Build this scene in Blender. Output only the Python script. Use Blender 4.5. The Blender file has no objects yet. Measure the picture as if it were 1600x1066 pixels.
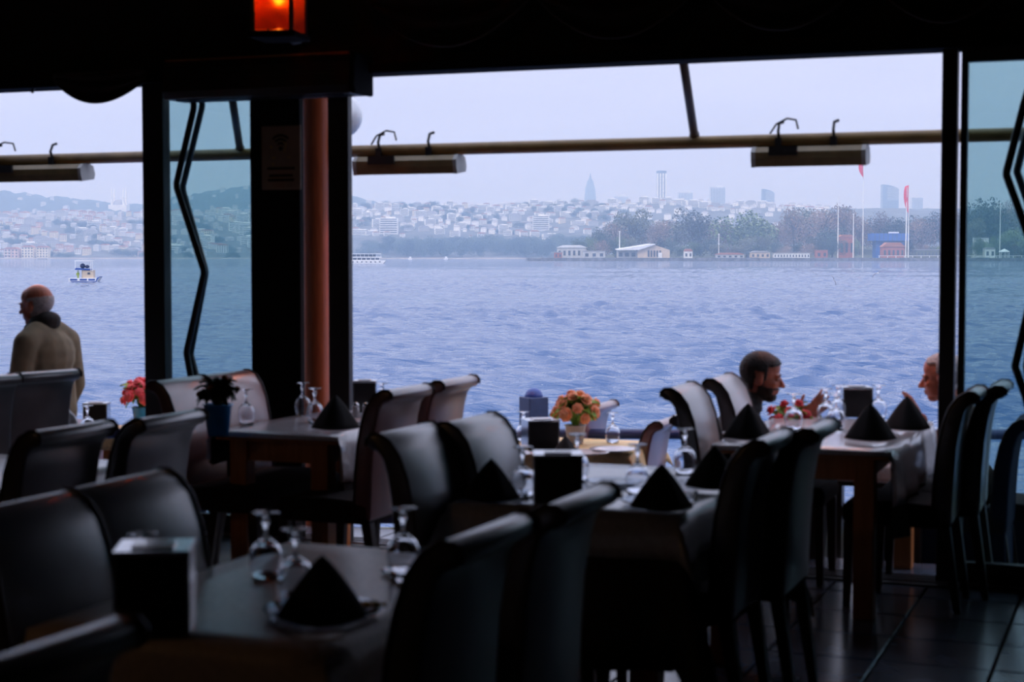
import bpy, bmesh, math, random
from mathutils import Vector, Matrix, Euler
C = bpy.context.scene.collection
R = random.Random(7)
PI = math.pi

# ------------------------------------------------------------------ camera
YAW, FPX, EYE = math.radians(21), 2600.0, 1.6
PITCH = math.atan(133/FPX)
cam_d = bpy.data.cameras.new('camera'); cam = bpy.data.objects.new('camera', cam_d); C.objects.link(cam)
cam.location = (0, 0, EYE); cam.rotation_euler = (PI/2-PITCH, 0, YAW)
cam_d.sensor_width = 36; cam_d.lens = FPX/1600*36
cam_d.clip_start = .05; cam_d.clip_end = 30000
cam_d.dof.use_dof = True; cam_d.dof.focus_distance = 150; cam_d.dof.aperture_fstop = 3.9
bpy.context.scene.camera = cam

# ------------------------------------------------------------------ sky
SC = bpy.context.scene
W = bpy.data.worlds.new('sky'); SC.world = W; W.use_nodes = True
nt = W.node_tree; nt.nodes.clear()
n_out = nt.nodes.new('ShaderNodeOutputWorld'); n_bg = nt.nodes.new('ShaderNodeBackground')
n_tc = nt.nodes.new('ShaderNodeTexCoord'); n_sep = nt.nodes.new('ShaderNodeSeparateXYZ')
n_rmp = nt.nodes.new('ShaderNodeValToRGB')
nt.links.new(n_tc.outputs['Generated'], n_sep.inputs[0]); nt.links.new(n_sep.outputs['Z'], n_rmp.inputs[0])
els = n_rmp.color_ramp.elements
els[0].position = 0; els[0].color = (.50, .57, .86, 1)
els[1].position = 1; els[1].color = (1.35, 1.47, 1.95, 1)
for p, c in ((.05, (.62, .67, .95)), (.12, (.71, .75, 1.0)), (.4, (1.0, 1.07, 1.42))):
    e = els.new(p); e.color = (*c, 1)
n_no = nt.nodes.new('ShaderNodeTexNoise'); n_no.inputs['Scale'].default_value = 5; n_no.inputs['Detail'].default_value = 4
n_map = nt.nodes.new('ShaderNodeMapping'); n_map.inputs['Scale'].default_value = (1, 1, 7)
nt.links.new(n_tc.outputs['Generated'], n_map.inputs[0]); nt.links.new(n_map.outputs[0], n_no.inputs['Vector'])
n_mr = nt.nodes.new('ShaderNodeMapRange'); n_mr.inputs['From Min'].default_value = .3; n_mr.inputs['From Max'].default_value = .7
n_mr.inputs['To Min'].default_value = .96; n_mr.inputs['To Max'].default_value = 1.04
nt.links.new(n_no.outputs[0], n_mr.inputs[0])
n_mx = nt.nodes.new('ShaderNodeVectorMath'); n_mx.operation = 'SCALE'
nt.links.new(n_rmp.outputs[0], n_mx.inputs[0]); nt.links.new(n_mr.outputs[0], n_mx.inputs['Scale'])
nt.links.new(n_mx.outputs[0], n_bg.inputs['Color']); nt.links.new(n_bg.outputs[0], n_out.inputs['Surface'])
n_bg.inputs['Strength'].default_value = 1.0

# weak veiled sun behind the camera's left shoulder
sd = bpy.data.lights.new('sun', 'SUN'); sun = bpy.data.objects.new('sun', sd); C.objects.link(sun)
sd.energy = 1.7; sd.angle = math.radians(12); sd.color = (1, .95, .90)
sun.rotation_euler = (math.radians(42), 0, math.radians(-20))
sun.location = (0, -5, 30)

SC.cycles.volume_bounces = 2
# assumed warm room light, added out of view below the ceiling; no lamp built
ld = bpy.data.lights.new('assumed_warm_light', 'POINT'); lo_ = bpy.data.objects.new('assumed_warm_light', ld); C.objects.link(lo_)
ld.energy = 6.5; ld.color = (1, .55, .25); ld.shadow_soft_size = .12; lo_.location = (-5, 1.2, 2.9)
vs = SC.view_settings
vs.view_transform = 'Standard'; vs.look = 'None'; vs.exposure = 0; vs.gamma = 1; vs.use_curve_mapping = False

# ------------------------------------------------------------------ pixel geometry (fixed camera above, 1600x1066)
FW = Vector((-math.sin(YAW)*math.cos(PITCH), math.cos(YAW)*math.cos(PITCH), -math.sin(PITCH)))
RT = Vector((math.cos(YAW), math.sin(YAW), 0)); UP = RT.cross(FW)
FH = Vector((-math.sin(YAW), math.cos(YAW), 0))
O = Vector((0, 0, EYE))
def ray(px, py): return FW + RT*((px-800)/FPX) + UP*((533-py)/FPX)
def Pz(px, py, z):
    d = ray(px, py); return O + d*((z-EYE)/d.z)
def Pv(px, py, v):
    d = ray(px, py); return O + d*(v/d.y)
def Pd(px, py, dist):
    d = ray(px, py); return O + d*(dist/d.dot(FH))
def G(px, dist, z=0):          # ground point under a pixel column at a forward distance
    d = ray(px, 400); p = O + d*(dist/d.dot(FH)); return Vector((p.x, p.y, z))

# ------------------------------------------------------------------ materials
def mat(name, col, rough=.5, metal=0, var=.12, scale=12, bump=0, spec=.5, coat=0, emit=None, sheen=0, coord='Object'):
    m = bpy.data.materials.new(name); m.use_nodes = True; t = m.node_tree; b = t.nodes['Principled BSDF']
    b.inputs['Roughness'].default_value = rough; b.inputs['Metallic'].default_value = metal
    b.inputs['Specular IOR Level'].default_value = spec; b.inputs['Coat Weight'].default_value = coat
    b.inputs['Sheen Weight'].default_value = sheen
    tc = t.nodes.new('ShaderNodeTexCoord'); no = t.nodes.new('ShaderNodeTexNoise')
    no.inputs['Scale'].default_value = scale; no.inputs['Detail'].default_value = 3
    t.links.new(tc.outputs[coord], no.inputs['Vector'])
    rp = t.nodes.new('ShaderNodeValToRGB'); t.links.new(no.outputs[0], rp.inputs[0])
    rp.color_ramp.elements[0].position = .3; rp.color_ramp.elements[1].position = .7
    rp.color_ramp.elements[0].color = (*[c*(1-var) for c in col], 1)
    rp.color_ramp.elements[1].color = (*[min(1, c*(1+var)) for c in col], 1)
    t.links.new(rp.outputs[0], b.inputs['Base Color'])
    if bump:
        bp = t.nodes.new('ShaderNodeBump'); bp.inputs['Strength'].default_value = bump; bp.inputs['Distance'].default_value = .01
        t.links.new(no.outputs[0], bp.inputs['Height']); t.links.new(bp.outputs[0], b.inputs['Normal'])
    if emit:
        b.inputs['Emission Color'].default_value = (*emit[:3], 1); b.inputs['Emission Strength'].default_value = emit[3]
    return m
def wood(name, c0, c1, rough=.45):
    m = mat(name, c0, rough, scale=6); t = m.node_tree
    no = [n for n in t.nodes if n.type == 'TEX_NOISE'][0]; tc = [n for n in t.nodes if n.type == 'TEX_COORD'][0]
    mp = t.nodes.new('ShaderNodeMapping'); mp.inputs['Scale'].default_value = (9, 9, .7)
    t.links.new(tc.outputs['Object'], mp.inputs[0]); t.links.new(mp.outputs[0], no.inputs['Vector'])
    rp = [n for n in t.nodes if n.type == 'VALTORGB'][0]
    rp.color_ramp.elements[0].color = (*c0, 1); rp.color_ramp.elements[1].color = (*c1, 1)
    return m
def pane_mat(name, tint, refl=.06):
    m = bpy.data.materials.new(name); m.use_nodes = True; t = m.node_tree; t.nodes.clear()
    o = t.nodes.new('ShaderNodeOutputMaterial'); tr = t.nodes.new('ShaderNodeBsdfTransparent'); gl = t.nodes.new('ShaderNodeBsdfGlossy')
    mx = t.nodes.new('ShaderNodeMixShader'); fr = t.nodes.new('ShaderNodeFresnel'); fr.inputs[0].default_value = 1.33
    tr.inputs[0].default_value = (*tint, 1); gl.inputs['Roughness'].default_value = .02
    ml = t.nodes.new('ShaderNodeMath'); ml.operation = 'MULTIPLY'; ml.inputs[1].default_value = refl/.02
    ml.use_clamp = True
    t.links.new(fr.outputs[0], ml.inputs[0]); t.links.new(ml.outputs[0], mx.inputs[0])
    t.links.new(tr.outputs[0], mx.inputs[1]); t.links.new(gl.outputs[0], mx.inputs[2]); t.links.new(mx.outputs[0], o.inputs[0])
    return m
def glass_mat(name, col=(.97, .98, 1), rough=0.0):
    m = bpy.data.materials.new(name); m.use_nodes = True; t = m.node_tree; t.nodes.clear()
    o = t.nodes.new('ShaderNodeOutputMaterial'); g = t.nodes.new('ShaderNodeBsdfGlass')
    g.inputs['Color'].default_value = (*col, 1); g.inputs['Roughness'].default_value = rough; g.inputs['IOR'].default_value = 1.45
    t.links.new(g.outputs[0], o.inputs[0]); return m

# ------------------------------------------------------------------ mesh builder
class MB:
    def __init__(s): s.v = []; s.f = []
    def add(s, vs_, fs):
        b = len(s.v); s.v += [tuple(v) for v in vs_]; s.f += [tuple(i+b for i in f) for f in fs]; return s
    def box(s, c, d, rz=0, rx=0, ry=0):
        e = Euler((rx, ry, rz)).to_matrix(); x, y, z = d[0]/2, d[1]/2, d[2]/2; c = Vector(c)
        return s.add([c+e@Vector(p) for p in ((-x,-y,-z),(x,-y,-z),(x,y,-z),(-x,y,-z),(-x,-y,z),(x,-y,z),(x,y,z),(-x,y,z))],
              [(0,3,2,1),(4,5,6,7),(0,1,5,4),(1,2,6,5),(2,3,7,6),(3,0,4,7)])
    def tube(s, pts, r, n=8, caps=True):
        pts = [Vector(p) for p in pts]; rs = r if isinstance(r, (list, tuple)) else [r]*len(pts)
        vs_, fs = [], []; ref = None
        for i, p in enumerate(pts):
            d = (pts[min(i+1, len(pts)-1)] - pts[max(i-1, 0)]).normalized()
            if ref is None: ref = d.orthogonal().normalized()
            ref = (ref - d*ref.dot(d)).normalized(); q = d.cross(ref)
            vs_ += [p + (ref*math.cos(2*PI*k/n) + q*math.sin(2*PI*k/n))*rs[i] for k in range(n)]
        for i in range(len(pts)-1):
            for k in range(n):
                a, b = i*n+k, i*n+(k+1) % n; fs.append((a, b, b+n, a+n))
        if caps: fs += [tuple(range(n))[::-1], tuple(range((len(pts)-1)*n, len(pts)*n))]
        return s.add(vs_, fs)
    def lathe(s, prof, n=16, o=(0, 0, 0), closed=False):
        vs_, fs = [], []; o = Vector(o); m = len(prof)
        for r, z in prof: vs_ += [o+Vector((r*math.cos(2*PI*k/n), r*math.sin(2*PI*k/n), z)) for k in range(n)]
        for i in range(m if closed else m-1):
            for k in range(n):
                a, b = i*n+k, i*n+(k+1) % n; j = ((i+1) % m)*n
                fs.append((a, b, j+(k+1) % n, j+k))
        if not closed: fs += [tuple(range(n))[::-1], tuple(range((m-1)*n, m*n))]
        return s.add(vs_, fs)
    def prism(s, prof, y0, y1, ax='y'):
        n = len(prof)
        mk = {'y': lambda a, b, t: (a, t, b), 'x': lambda a, b, t: (t, a, b), 'z': lambda a, b, t: (a, b, t)}[ax]
        return s.add([mk(a, b, y0) for a, b in prof]+[mk(a, b, y1) for a, b in prof],
              [tuple(range(n)), tuple(range(2*n-1, n-1, -1))]+[(i, i+n, (i+1) % n+n, (i+1) % n) for i in range(n)])
    def ell(s, c, r, M=None, n=14, m=9):
        c = Vector(c); M = M or Matrix.Identity(3); r = r if isinstance(r, (tuple, list)) else (r, r, r)
        vs_ = [c+M@Vector((0, 0, -r[2]))]; fs = []
        for i in range(1, m):
            th = -PI/2+PI*i/m
            vs_ += [c+M@Vector((r[0]*math.cos(th)*math.cos(2*PI*k/n), r[1]*math.cos(th)*math.sin(2*PI*k/n), r[2]*math.sin(th))) for k in range(n)]
        vs_.append(c+M@Vector((0, 0, r[2]))); L = len(vs_)-1
        for k in range(n):
            fs.append((0, 1+(k+1) % n, 1+k)); fs.append((L, L-n+k, L-n+(k+1) % n))
            for i in range(m-2): a, b = 1+i*n+k, 1+i*n+(k+1) % n; fs.append((a, b, b+n, a+n))
        return s.add(vs_, fs)
    def mesh(s, name, m, smooth=False):
        me = bpy.data.meshes.new(name); me.from_pydata(s.v, [], s.f); me.update()
        bm = bmesh.new(); bm.from_mesh(me); bmesh.ops.recalc_face_normals(bm, faces=bm.faces); bm.to_mesh(me); bm.free()
        if m: me.materials.append(m)
        if smooth: me.polygons.foreach_set('use_smooth', [True]*len(me.polygons))
        return me
    def build(s, name, m, parent=None, smooth=False, bevel=0, kind=None, seg=2):
        return link(name, s.mesh(name, m, smooth), parent, bevel, kind, seg)
def link(name, me, parent=None, bevel=0, kind=None, seg=2):
    o = bpy.data.objects.new(name, me); C.objects.link(o)
    if parent: o.parent = parent
    if bevel:
        b = o.modifiers.new('bevel', 'BEVEL'); b.width = bevel; b.segments = seg; b.limit_method = 'ANGLE'; b.angle_limit = .6
    if kind: o['kind'] = kind
    return o
def tag(o, label, cat, group=None):
    o['label'] = label; o['category'] = cat
    if group: o['group'] = group
    return o
def thing(name, loc, label, cat, group=None, rz=0):
    o = bpy.data.objects.new(name, None); C.objects.link(o); o.location = loc; o.rotation_euler = (0, 0, rz)
    o.empty_display_size = .1
    return tag(o, label, cat, group)
def dup(root, loc, rz=0, label=None, group=None, sc=None):
    r = root.copy(); C.objects.link(r); r.location = loc; r.rotation_euler = (0, 0, rz)
    if sc is not None: r.scale = sc if isinstance(sc, (tuple, list)) else (sc, sc, sc)
    if label: r['label'] = label
    if group: r['group'] = group
    for ch in root.children:
        c = ch.copy(); C.objects.link(c); c.parent = r
        for g in ch.children:
            d = g.copy(); C.objects.link(d); d.parent = c
    return r
def struct(name, mb, m, parent=None, **k):
    o = mb.build(name, m, parent, **k); o['kind'] = 'structure'; return o
# ------------------------------------------------------------------ far world: sea, hills, city, peninsula
SEA = -3.4
def sea_mat():
    m = bpy.data.materials.new('sea_water'); m.use_nodes = True; t = m.node_tree; b = t.nodes['Principled BSDF']
    b.inputs['Base Color'].default_value = (.05, .105, .235, 1); b.inputs['Roughness'].default_value = .05; b.inputs['IOR'].default_value = 1.33
    tc = t.nodes.new('ShaderNodeTexCoord')
    def noise(scale, detail, sx, rough=.6):
        mp = t.nodes.new('ShaderNodeMapping'); mp.inputs['Rotation'].default_value = (0, 0, -.3); mp.inputs['Scale'].default_value = (sx, 1, 1)
        t.links.new(tc.outputs['Object'], mp.inputs[0])
        n = t.nodes.new('ShaderNodeTexNoise'); n.inputs['Scale'].default_value = scale; n.inputs['Detail'].default_value = detail
        n.inputs['Roughness'].default_value = rough; t.links.new(mp.outputs[0], n.inputs['Vector']); return n.outputs[0]
    a = noise(1.5, 5, .32); c = noise(.09, 4, .4)
    ad = t.nodes.new('ShaderNodeMath'); ad.operation = 'MULTIPLY_ADD'; ad.inputs[1].default_value = 5
    t.links.new(c, ad.inputs[0]); t.links.new(a, ad.inputs[2])
    bp = t.nodes.new('ShaderNodeBump'); bp.inputs['Strength'].default_value = 1; bp.inputs['Distance'].default_value = .30
    t.links.new(ad.outputs[0], bp.inputs['Height']); t.links.new(bp.outputs[0], b.inputs['Normal'])
    return m
import numpy as np
def swell(x, y, fade):           # sum of wind waves, real height in metres
    q = np.random.default_rng(4); z = np.zeros_like(x)
    for k in range(96):
        lam = .8*(6.5/.8)**(k/95.0); th = -1.3+q.normal(0, .45); a = .0125*lam**.6*(1 if lam < 2.2 else (2.2/lam)**.6)
        ph = (x*math.cos(th)+y*math.sin(th))*2*PI/lam+q.uniform(0, 6.28)
        z += a*(np.sin(ph)-.25*np.cos(2*ph))*np.minimum(1, lam/np.maximum(.01, fade))
    g = .65+.5*np.sin(x*.045+1.3*np.sin(y*.021))*np.sin(y*.034+x*.013)
    return z*g
M_sea = sea_mat()
sea = struct('sea', MB().add([FH*d+RT*(s_*(60+d*.9))+Vector((0, 0, SEA)) for d in (820, 12000) for s_ in (-1, 1)], [(0, 1, 3, 2)]), M_sea)
rows = [9.8]
while rows[-1] < 45: rows.append(rows[-1]+1.2)
while rows[-1] < 820: rows.append(rows[-1]*1.0068+.02)
rows[-1] = 820; nc = 560
D_ = np.array(rows)[:, None]; S_ = np.linspace(-1, 1, nc)[None, :]; lat = S_*(9+D_*.36)
X_ = FH.x*D_+RT.x*lat; Y_ = FH.y*D_+RT.y*lat
Z_ = SEA+swell(X_, Y_, np.broadcast_to(D_*.0042, X_.shape))*np.clip((820-D_)/200, 0, 1)
nr = len(rows); me = bpy.data.meshes.new('wave_field')
me.vertices.add(nr*nc); me.vertices.foreach_set('co', np.stack([X_, Y_, Z_], -1).astype(np.float32).ravel())
i0 = (np.arange(nr-1)[:, None]*nc+np.arange(nc-1)[None, :]).ravel(); F_ = np.stack([i0, i0+1, i0+nc+1, i0+nc], -1)
me.loops.add(F_.size); me.loops.foreach_set('vertex_index', F_.ravel().astype(np.int32))
me.polygons.add(len(F_)); me.polygons.foreach_set('loop_start', np.arange(0, F_.size, 4, dtype=np.int32)); me.update(calc_edges=True)
me.polygons.foreach_set('use_smooth', np.ones(len(F_), dtype=bool)); me.materials.append(M_sea)
wf = link('wave_field', me, sea); wf['kind'] = 'stuff'
sd_ = MB()
for s0, s1 in ((-1, 0), (1, 0)):
    sd_.add([FH*9.8+RT*s0*70+Vector((0,0,SEA)), FH*9.8+RT*s0*12.4+Vector((0,0,SEA)), FH*820+RT*s0*300+Vector((0,0,SEA)), FH*820+RT*s0*900+Vector((0,0,SEA))], [(0,1,2,3)])
sd_.build('calm_water', M_sea, sea)

def lerp_tab(tab, x):
    if x <= tab[0][0]: return tab[0][1]
    for (x0, y0), (x1, y1) in zip(tab, tab[1:]):
        if x <= x1: return y0+(y1-y0)*(x-x0)/(x1-x0)
    return tab[-1][1]
def sm(x): x = max(0, min(1, x)); return x*x*(3-2*x)
def zpx(py, d): return EYE+(400-py)*d/FPX
SLOPE = [(-400,342),(0,338),(230,338),(400,334),(560,328),(640,323),(700,325),(780,327),(850,324),(920,320),(1000,319),(1080,320),(1150,323),(1250,327),(1400,328),(2000,332)]
FAR = [(-400,293),(-40,295),(0,298),(60,306),(120,312),(180,318),(230,321),(265,312),(300,305),(350,297),(400,291),(440,290),(500,297),(550,309),(600,319),(650,325),(760,330),(2000,335)]
SH0, SH1 = 2600, 3500
def slope_z(px, d):
    top = zpx(lerp_tab(SLOPE, px), SH1)
    return SEA+1.2+(top-SEA)*sm((d-SH0-30)/(SH1-SH0-30))**.8
def sheet(name, fz, d0, d1, nd, m, kind='structure', px0=-420, px1=2050, npx=160, jit=0):
    mb = MB(); vs_, fs = [], []
    for j in range(nd+1):
        d = d0+(d1-d0)*j/nd
        for i in range(npx+1):
            px = px0+(px1-px0)*i/npx; g = G(px, d)
            vs_.append((g.x, g.y, fz(px, d)+(R.random()-.5)*jit))
    w = npx+1
    for j in range(nd):
        for i in range(npx): a = j*w+i; fs.append((a, a+1, a+w+1, a+w))
    mb.add(vs_, fs); o = mb.build(name, m, smooth=True); o['kind'] = kind; return o
M_hill = mat('wooded_hillside', (.035, .055, .06), .95, scale=.02, var=.5)
M_hill2 = mat('town_hillside', (.10, .105, .10), .95, scale=.03, var=.4)
sheet('hillside', slope_z, SH0, SH1, 24, M_hill2, jit=4)
def far_z(px, d): return SEA+(zpx(lerp_tab(FAR, px), 4600)-SEA)*sm((d-3450)/1150)
sheet('hill', far_z, 3450, 7200, 42, M_hill, npx=300, jit=10)
M_shore = mat('pale_shore_promenade', (.27, .24, .22), .9, scale=.05, var=.3)
sheet('shore', lambda px, d: SEA+(.2 if d < 2598 else 2.2), 2590, 2625, 4, M_shore, npx=90)

# --- haze over the strait
hz = MB(); c0 = []
for z in (SEA-2, 260):
    for d, w in ((70, 260), (11000, 9000)):
        c0 += [FH*d-RT*w+Vector((0,0,z)), FH*d+RT*w+Vector((0,0,z))]
hz.add(c0, [(0,1,3,2),(4,6,7,5),(0,4,5,1),(1,5,7,3),(3,7,6,2),(2,6,4,0)])
mh = bpy.data.materials.new('sea_haze'); mh.use_nodes = True; t = mh.node_tree; t.nodes.clear()
o_ = t.nodes.new('ShaderNodeOutputMaterial'); vsn = t.nodes.new('ShaderNodeVolumeScatter')
vsn.inputs['Color'].default_value = (.53, .745, 1, 1); vsn.inputs['Density'].default_value = .00030; vsn.inputs['Anisotropy'].default_value = .35
t.links.new(vsn.outputs[0], o_.inputs['Volume'])
h = hz.build('haze', mh); h['kind'] = 'stuff'; tag(h, 'thin blue haze hanging over the strait and far shore', 'haze')

# --- buildings
M_wall = [mat('white_render', (.80, .80, .78), .8, scale=.3), mat('cream_render', (.80, .70, .52), .8, scale=.3), mat('pink_render', (.72, .50, .42), .8, scale=.3),
          mat('grey_render', (.50, .50, .50), .8, scale=.3)]
M_rooft = mat('red_roof_tiles', (.38, .15, .09), .8, scale=1); M_roofg = mat('grey_roof', (.34, .33, .34), .8, scale=1)
M_win = mat('dark_window_band', (.06, .07, .09), .3, scale=1)
def house(w, dp, h, fl, wm, rm, style):
    root = thing('apartment_block', (0, 0, -100), 'pale apartment block among many on the hazy far hillside', 'building', 'apartment blocks on the far hillside')
    MB().box((0, 0, h/2-3), (w, dp, h+6)).build('wall', M_wall[wm], root)
    fh = h/fl; win = MB(); bal = MB()
    for k in range(fl):
        z = k*fh+fh*.55
        if style == 0:
            win.box((0, -dp/2, z), (w*.9, .3, fh*.45)); bal.box((0, -dp/2-.5, k*fh+.2), (w*1.02, 1.2, fh*.3))
        else:
            n = max(3, int(w/4))
            for q in range(n): win.box((-w/2+w*(q+.5)/n, -dp/2, z), (w/n*.5, .3, fh*.55))
            if style == 2: bal.box((-w*.25, -dp/2-.6, k*fh+.3), (w*.4, 1.4, .9))
    win.build('window', M_win, root, kind='stuff')
    if bal.v: bal.build('balcony', M_wall[0], root, kind='stuff')
    if style == 0: MB().box((w*.1, 0, h+1), (w*.5, dp*.6, 2.2)).build('penthouse', M_wall[wm], root)
    else: MB().prism([(-w/2-.6, h), (w/2+.6, h), (w*.28, h+w*.14), (-w*.28, h+w*.14)], -dp/2-.6, dp/2+.6).build('roof', rm, root)
    return root
protos = [house(30, 14, 17, 5, 0, M_roofg, 0), house(22, 14, 13, 4, 0, M_rooft, 2), house(16, 13, 14, 4, 1, M_rooft, 1), house(44, 15, 12, 3, 0, M_roofg, 0),
          house(18, 14, 11, 3, 2, M_rooft, 2), house(26, 16, 22, 7, 0, M_roofg, 0), house(14, 12, 10, 3, 0, M_rooft, 1), house(34, 14, 15, 4, 3, M_roofg, 1)]
used = set()
def put(k, px, d, sc, label=None, group=None, rz=0, z=None):
    g = G(px, d); loc = (g.x, g.y, slope_z(px, d) if z is None else z)
    if k not in used:
        used.add(k); o = protos[k]; o.location = loc; o.rotation_euler = (0, 0, YAW+rz); o.scale = (sc,)*3
        if label: o['label'] = label
        if group: o['group'] = group
        return o
    return dup(protos[k], loc, YAW+rz, label, group, sc)
rr = random.Random(3)
KIND = ('long white block with banded balconies', 'white red-roofed block with small balconies', 'cream red-roofed house', 'long low white block', 'pink red-roofed house',
        'tall white block with many floors', 'small white red-roofed house', 'grey block with rows of windows')
for (p0, p1, n, dmin, lab, grp, ks, s0) in (
    (548, 985, 152, 2900, 'above the tree belt', 'apartment blocks above the tree belt', (0,1,1,2,3,5,6,6,7), .62),
    (985, 1300, 34, 3200, 'on the ridge behind the peninsula trees', 'blocks on the ridge behind the trees', (0,1,3,6,7), .68),
    (-20, 232, 78, 2680, 'on the left far hillside', 'blocks on the left far hillside', (1,2,2,4,4,6,7,0), .74),
    (262, 400, 36, 2720, 'seen through the teal glass', 'blocks seen through the teal glass', (0,0,1,2,3,5,6), .8)):
    for i in range(n):
        px = p0+(p1-p0)*(i+rr.random())/n if n > 40 else rr.uniform(p0, p1)
        px = p0+(p1-p0)*((i*.618034) % 1)
        d = dmin+(SH1-60-dmin)*((i*.7548776+.3) % 1)
        kk_ = rr.choice(ks); part_ = ('left', 'middle', 'right')[min(2, int(3*(px-p0)/(p1-p0)))]; row_ = 'low' if d < dmin+(SH1-dmin)*.4 else 'high'
        put(kk_, px, d, s0*rr.uniform(.75, 1.15), KIND[kk_]+' '+row_+' '+lab+', '+part_+' part', grp, rr.uniform(-.35, .35))
for px, d, k, s, lab in ((608, 2960, 5, 1.25, 'tall white block with banded balconies left above the tree belt'),
                         (845, 3000, 5, 1.15, 'tall white block with banded balconies near the middle above the tree belt'),
                         (68, 2660, 2, 1.15, 'cream villa with dark windows low on the left shore'), (45, 2660, 2, 1.2, 'cream gabled house near the left end of the far shore'),
                         (20, 2655, 4, 1.25, 'pink house with red roof low at the left shore')):
    put(k, px, d, s, lab)

# the countless small houses between and above the named blocks
for nm, p0, p1, d0, d1, n, fz in (('small_houses', 548, 1300, 2960, 3470, 170, slope_z), ('small_houses', -20, 400, 2700, 3460, 190, slope_z), ('hill_houses', -20, 620, 3600, 4450, 110, far_z)):
    wb, rb = MB(), MB()
    for i in range(n):
        px = p0+(p1-p0)*((i*.618034+.37) % 1); d = d0+(d1-d0)*((i*.7548776+.11) % 1); g = G(px, d); z = fz(px, d); w, dp, hh = rr.uniform(6, 15), rr.uniform(6, 10), rr.uniform(4, 9); a = YAW+rr.uniform(-.5, .5)
        wb.box((g.x, g.y, z+hh/2-2), (w, dp, hh+4), a); c_, s_ = math.cos(a), math.sin(a)
        rb.add([(g.x+x*c_-y*s_, g.y+x*s_+y*c_, z+zz) for x, y, zz in ((-w*.55, -dp*.55, hh), (w*.55, -dp*.55, hh), (w*.55, dp*.55, hh), (-w*.55, dp*.55, hh), (-w*.3, 0, hh+2.4), (w*.3, 0, hh+2.4))], [(0,1,5,4), (1,2,5), (2,3,4,5), (3,0,4), (3,2,1,0)])
    ho = wb.build(nm, M_wall[0] if p0 > 0 else M_wall[3]); ho['kind'] = 'stuff'; tag(ho, {548: 'dense small white houses filling the slope above the tree belt', -20: 'dense small pale houses filling the left far shore'}[p0] if nm == 'small_houses' else 'tiny pale houses scattered over the hazy upper hill', 'houses')
    r_ = rb.build('roof', M_roofg, ho); r_['kind'] = 'stuff'
# --- mosque with minarets on the left hill
M_stone = mat('pale_stone', (.85, .84, .80), .8, scale=.2)
g = G(187, 4300); mz = far_z(187, 4300)
mq = thing('mosque', (g.x, g.y, mz-4), 'white mosque with slim minarets on the left hill crest', 'mosque', rz=YAW)
MB().box((0, 0, 6), (46, 40, 20)).build('hall', M_stone, mq)
MB().lathe([(16, 14), (15.5, 20), (12, 26), (6, 30), (.3, 31.5)], 20).build('dome', M_roofg, mq, smooth=True)
for x in (-15, 15):
    for y in (-15, 15):
        MB().lathe([(3.2, 0), (3, 34), (4, 35), (4, 36.5), (2.7, 37), (2.5, 50), (.2, 62)], 10, (x, y, 0)).build('minaret', M_stone, mq)

# --- towers beyond the ridge
M_tw = mat('tower_cladding', (.62, .63, .66), .5, scale=.05); M_tg = mat('tower_glass', (.12, .16, .24), .2, scale=.05)
def tower(px, top, wpx, d, label, kind):
    b = G(px, d); w = wpx*d/FPX; z0 = far_z(px, d)-6; h = zpx(top, d)-z0
    r = thing('tower', (b.x, b.y, z0), label, 'tower', rz=YAW)
    if kind == 'stripe':
        MB().box((0, 0, h*.5), (w*.9, w*.8, h)).build('shaft', M_tg, r)
        for k in range(4): MB().box((-w*.40+w*.80*k/3, -w*.42, h*.48), (w*.16, w*.1, h*.96)).build('pier', M_stone, r)
        MB().lathe([(w*.46, h*.96), (w*.5, h*.97), (w*.5, h), (w*.4, h*1.005)], 20).build('crown', M_tg, r)
    elif kind == 'point':
        MB().lathe([(w*.5, 0), (w*.5, h*.55), (w*.42, h*.75), (w*.25, h*.9), (w*.08, h*.97), (w*.02, h*1.06)], 8).build('shaft', M_tg, r)
    elif kind == 'sail':
        MB().prism([(-w/2, 0), (w/2, 0), (w/2, h*.84), (w*.35, h*.9), (w*.1, h*.95), (-w*.2, h*.985), (-w/2, h)], -w*.3, w*.3).build('shaft', M_tg, r)
        s = MB()
        for k in range(12): s.box((w*.13, -w*.31, h*(.5+.036*k)), (w*.7, w*.06, h*.012))
        s.build('floor_band', M_tw, r, kind='stuff')
    else:
        MB().box((0, 0, h/2), (w, w*.7, h)).build('shaft', M_tw, r)
        s = MB()
        for k in range(9): s.box((-w*.44+w*.11*k, -w*.35, h*.72), (w*.05, w*.06, h*.5))
        s.build('window', M_tg, r, kind='stuff')
        MB().box((w*.12, 0, h*1.02), (w*.4, w*.4, h*.05)).build('plant_room', M_tw, r)
for a in ((1033, 268, 16, 4050, 'tall slim skyscraper with white vertical stripes and dark crown', 'stripe'), (922, 276, 18, 6200, 'faint pointed skyscraper left on the skyline', 'point'),
          (970, 307, 22, 6500, 'faint low office block right of the pointed tower', 'block'), (1070, 301, 22, 6000, 'faint wide block just right of the striped skyscraper', 'block'),
          (1120, 293, 23, 5200, 'boxy pale tower with a lit rooftop on the skyline', 'block'), (1199, 296, 19, 4700, 'small sail-topped tower with white floor bands', 'sail'),
          (1389, 289, 25, 4700, 'large sail-topped glass tower between the two flags', 'sail'), (1431, 309, 17, 5200, 'grey block tower right of the second flagpole', 'block')):
    tower(*a)

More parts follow.
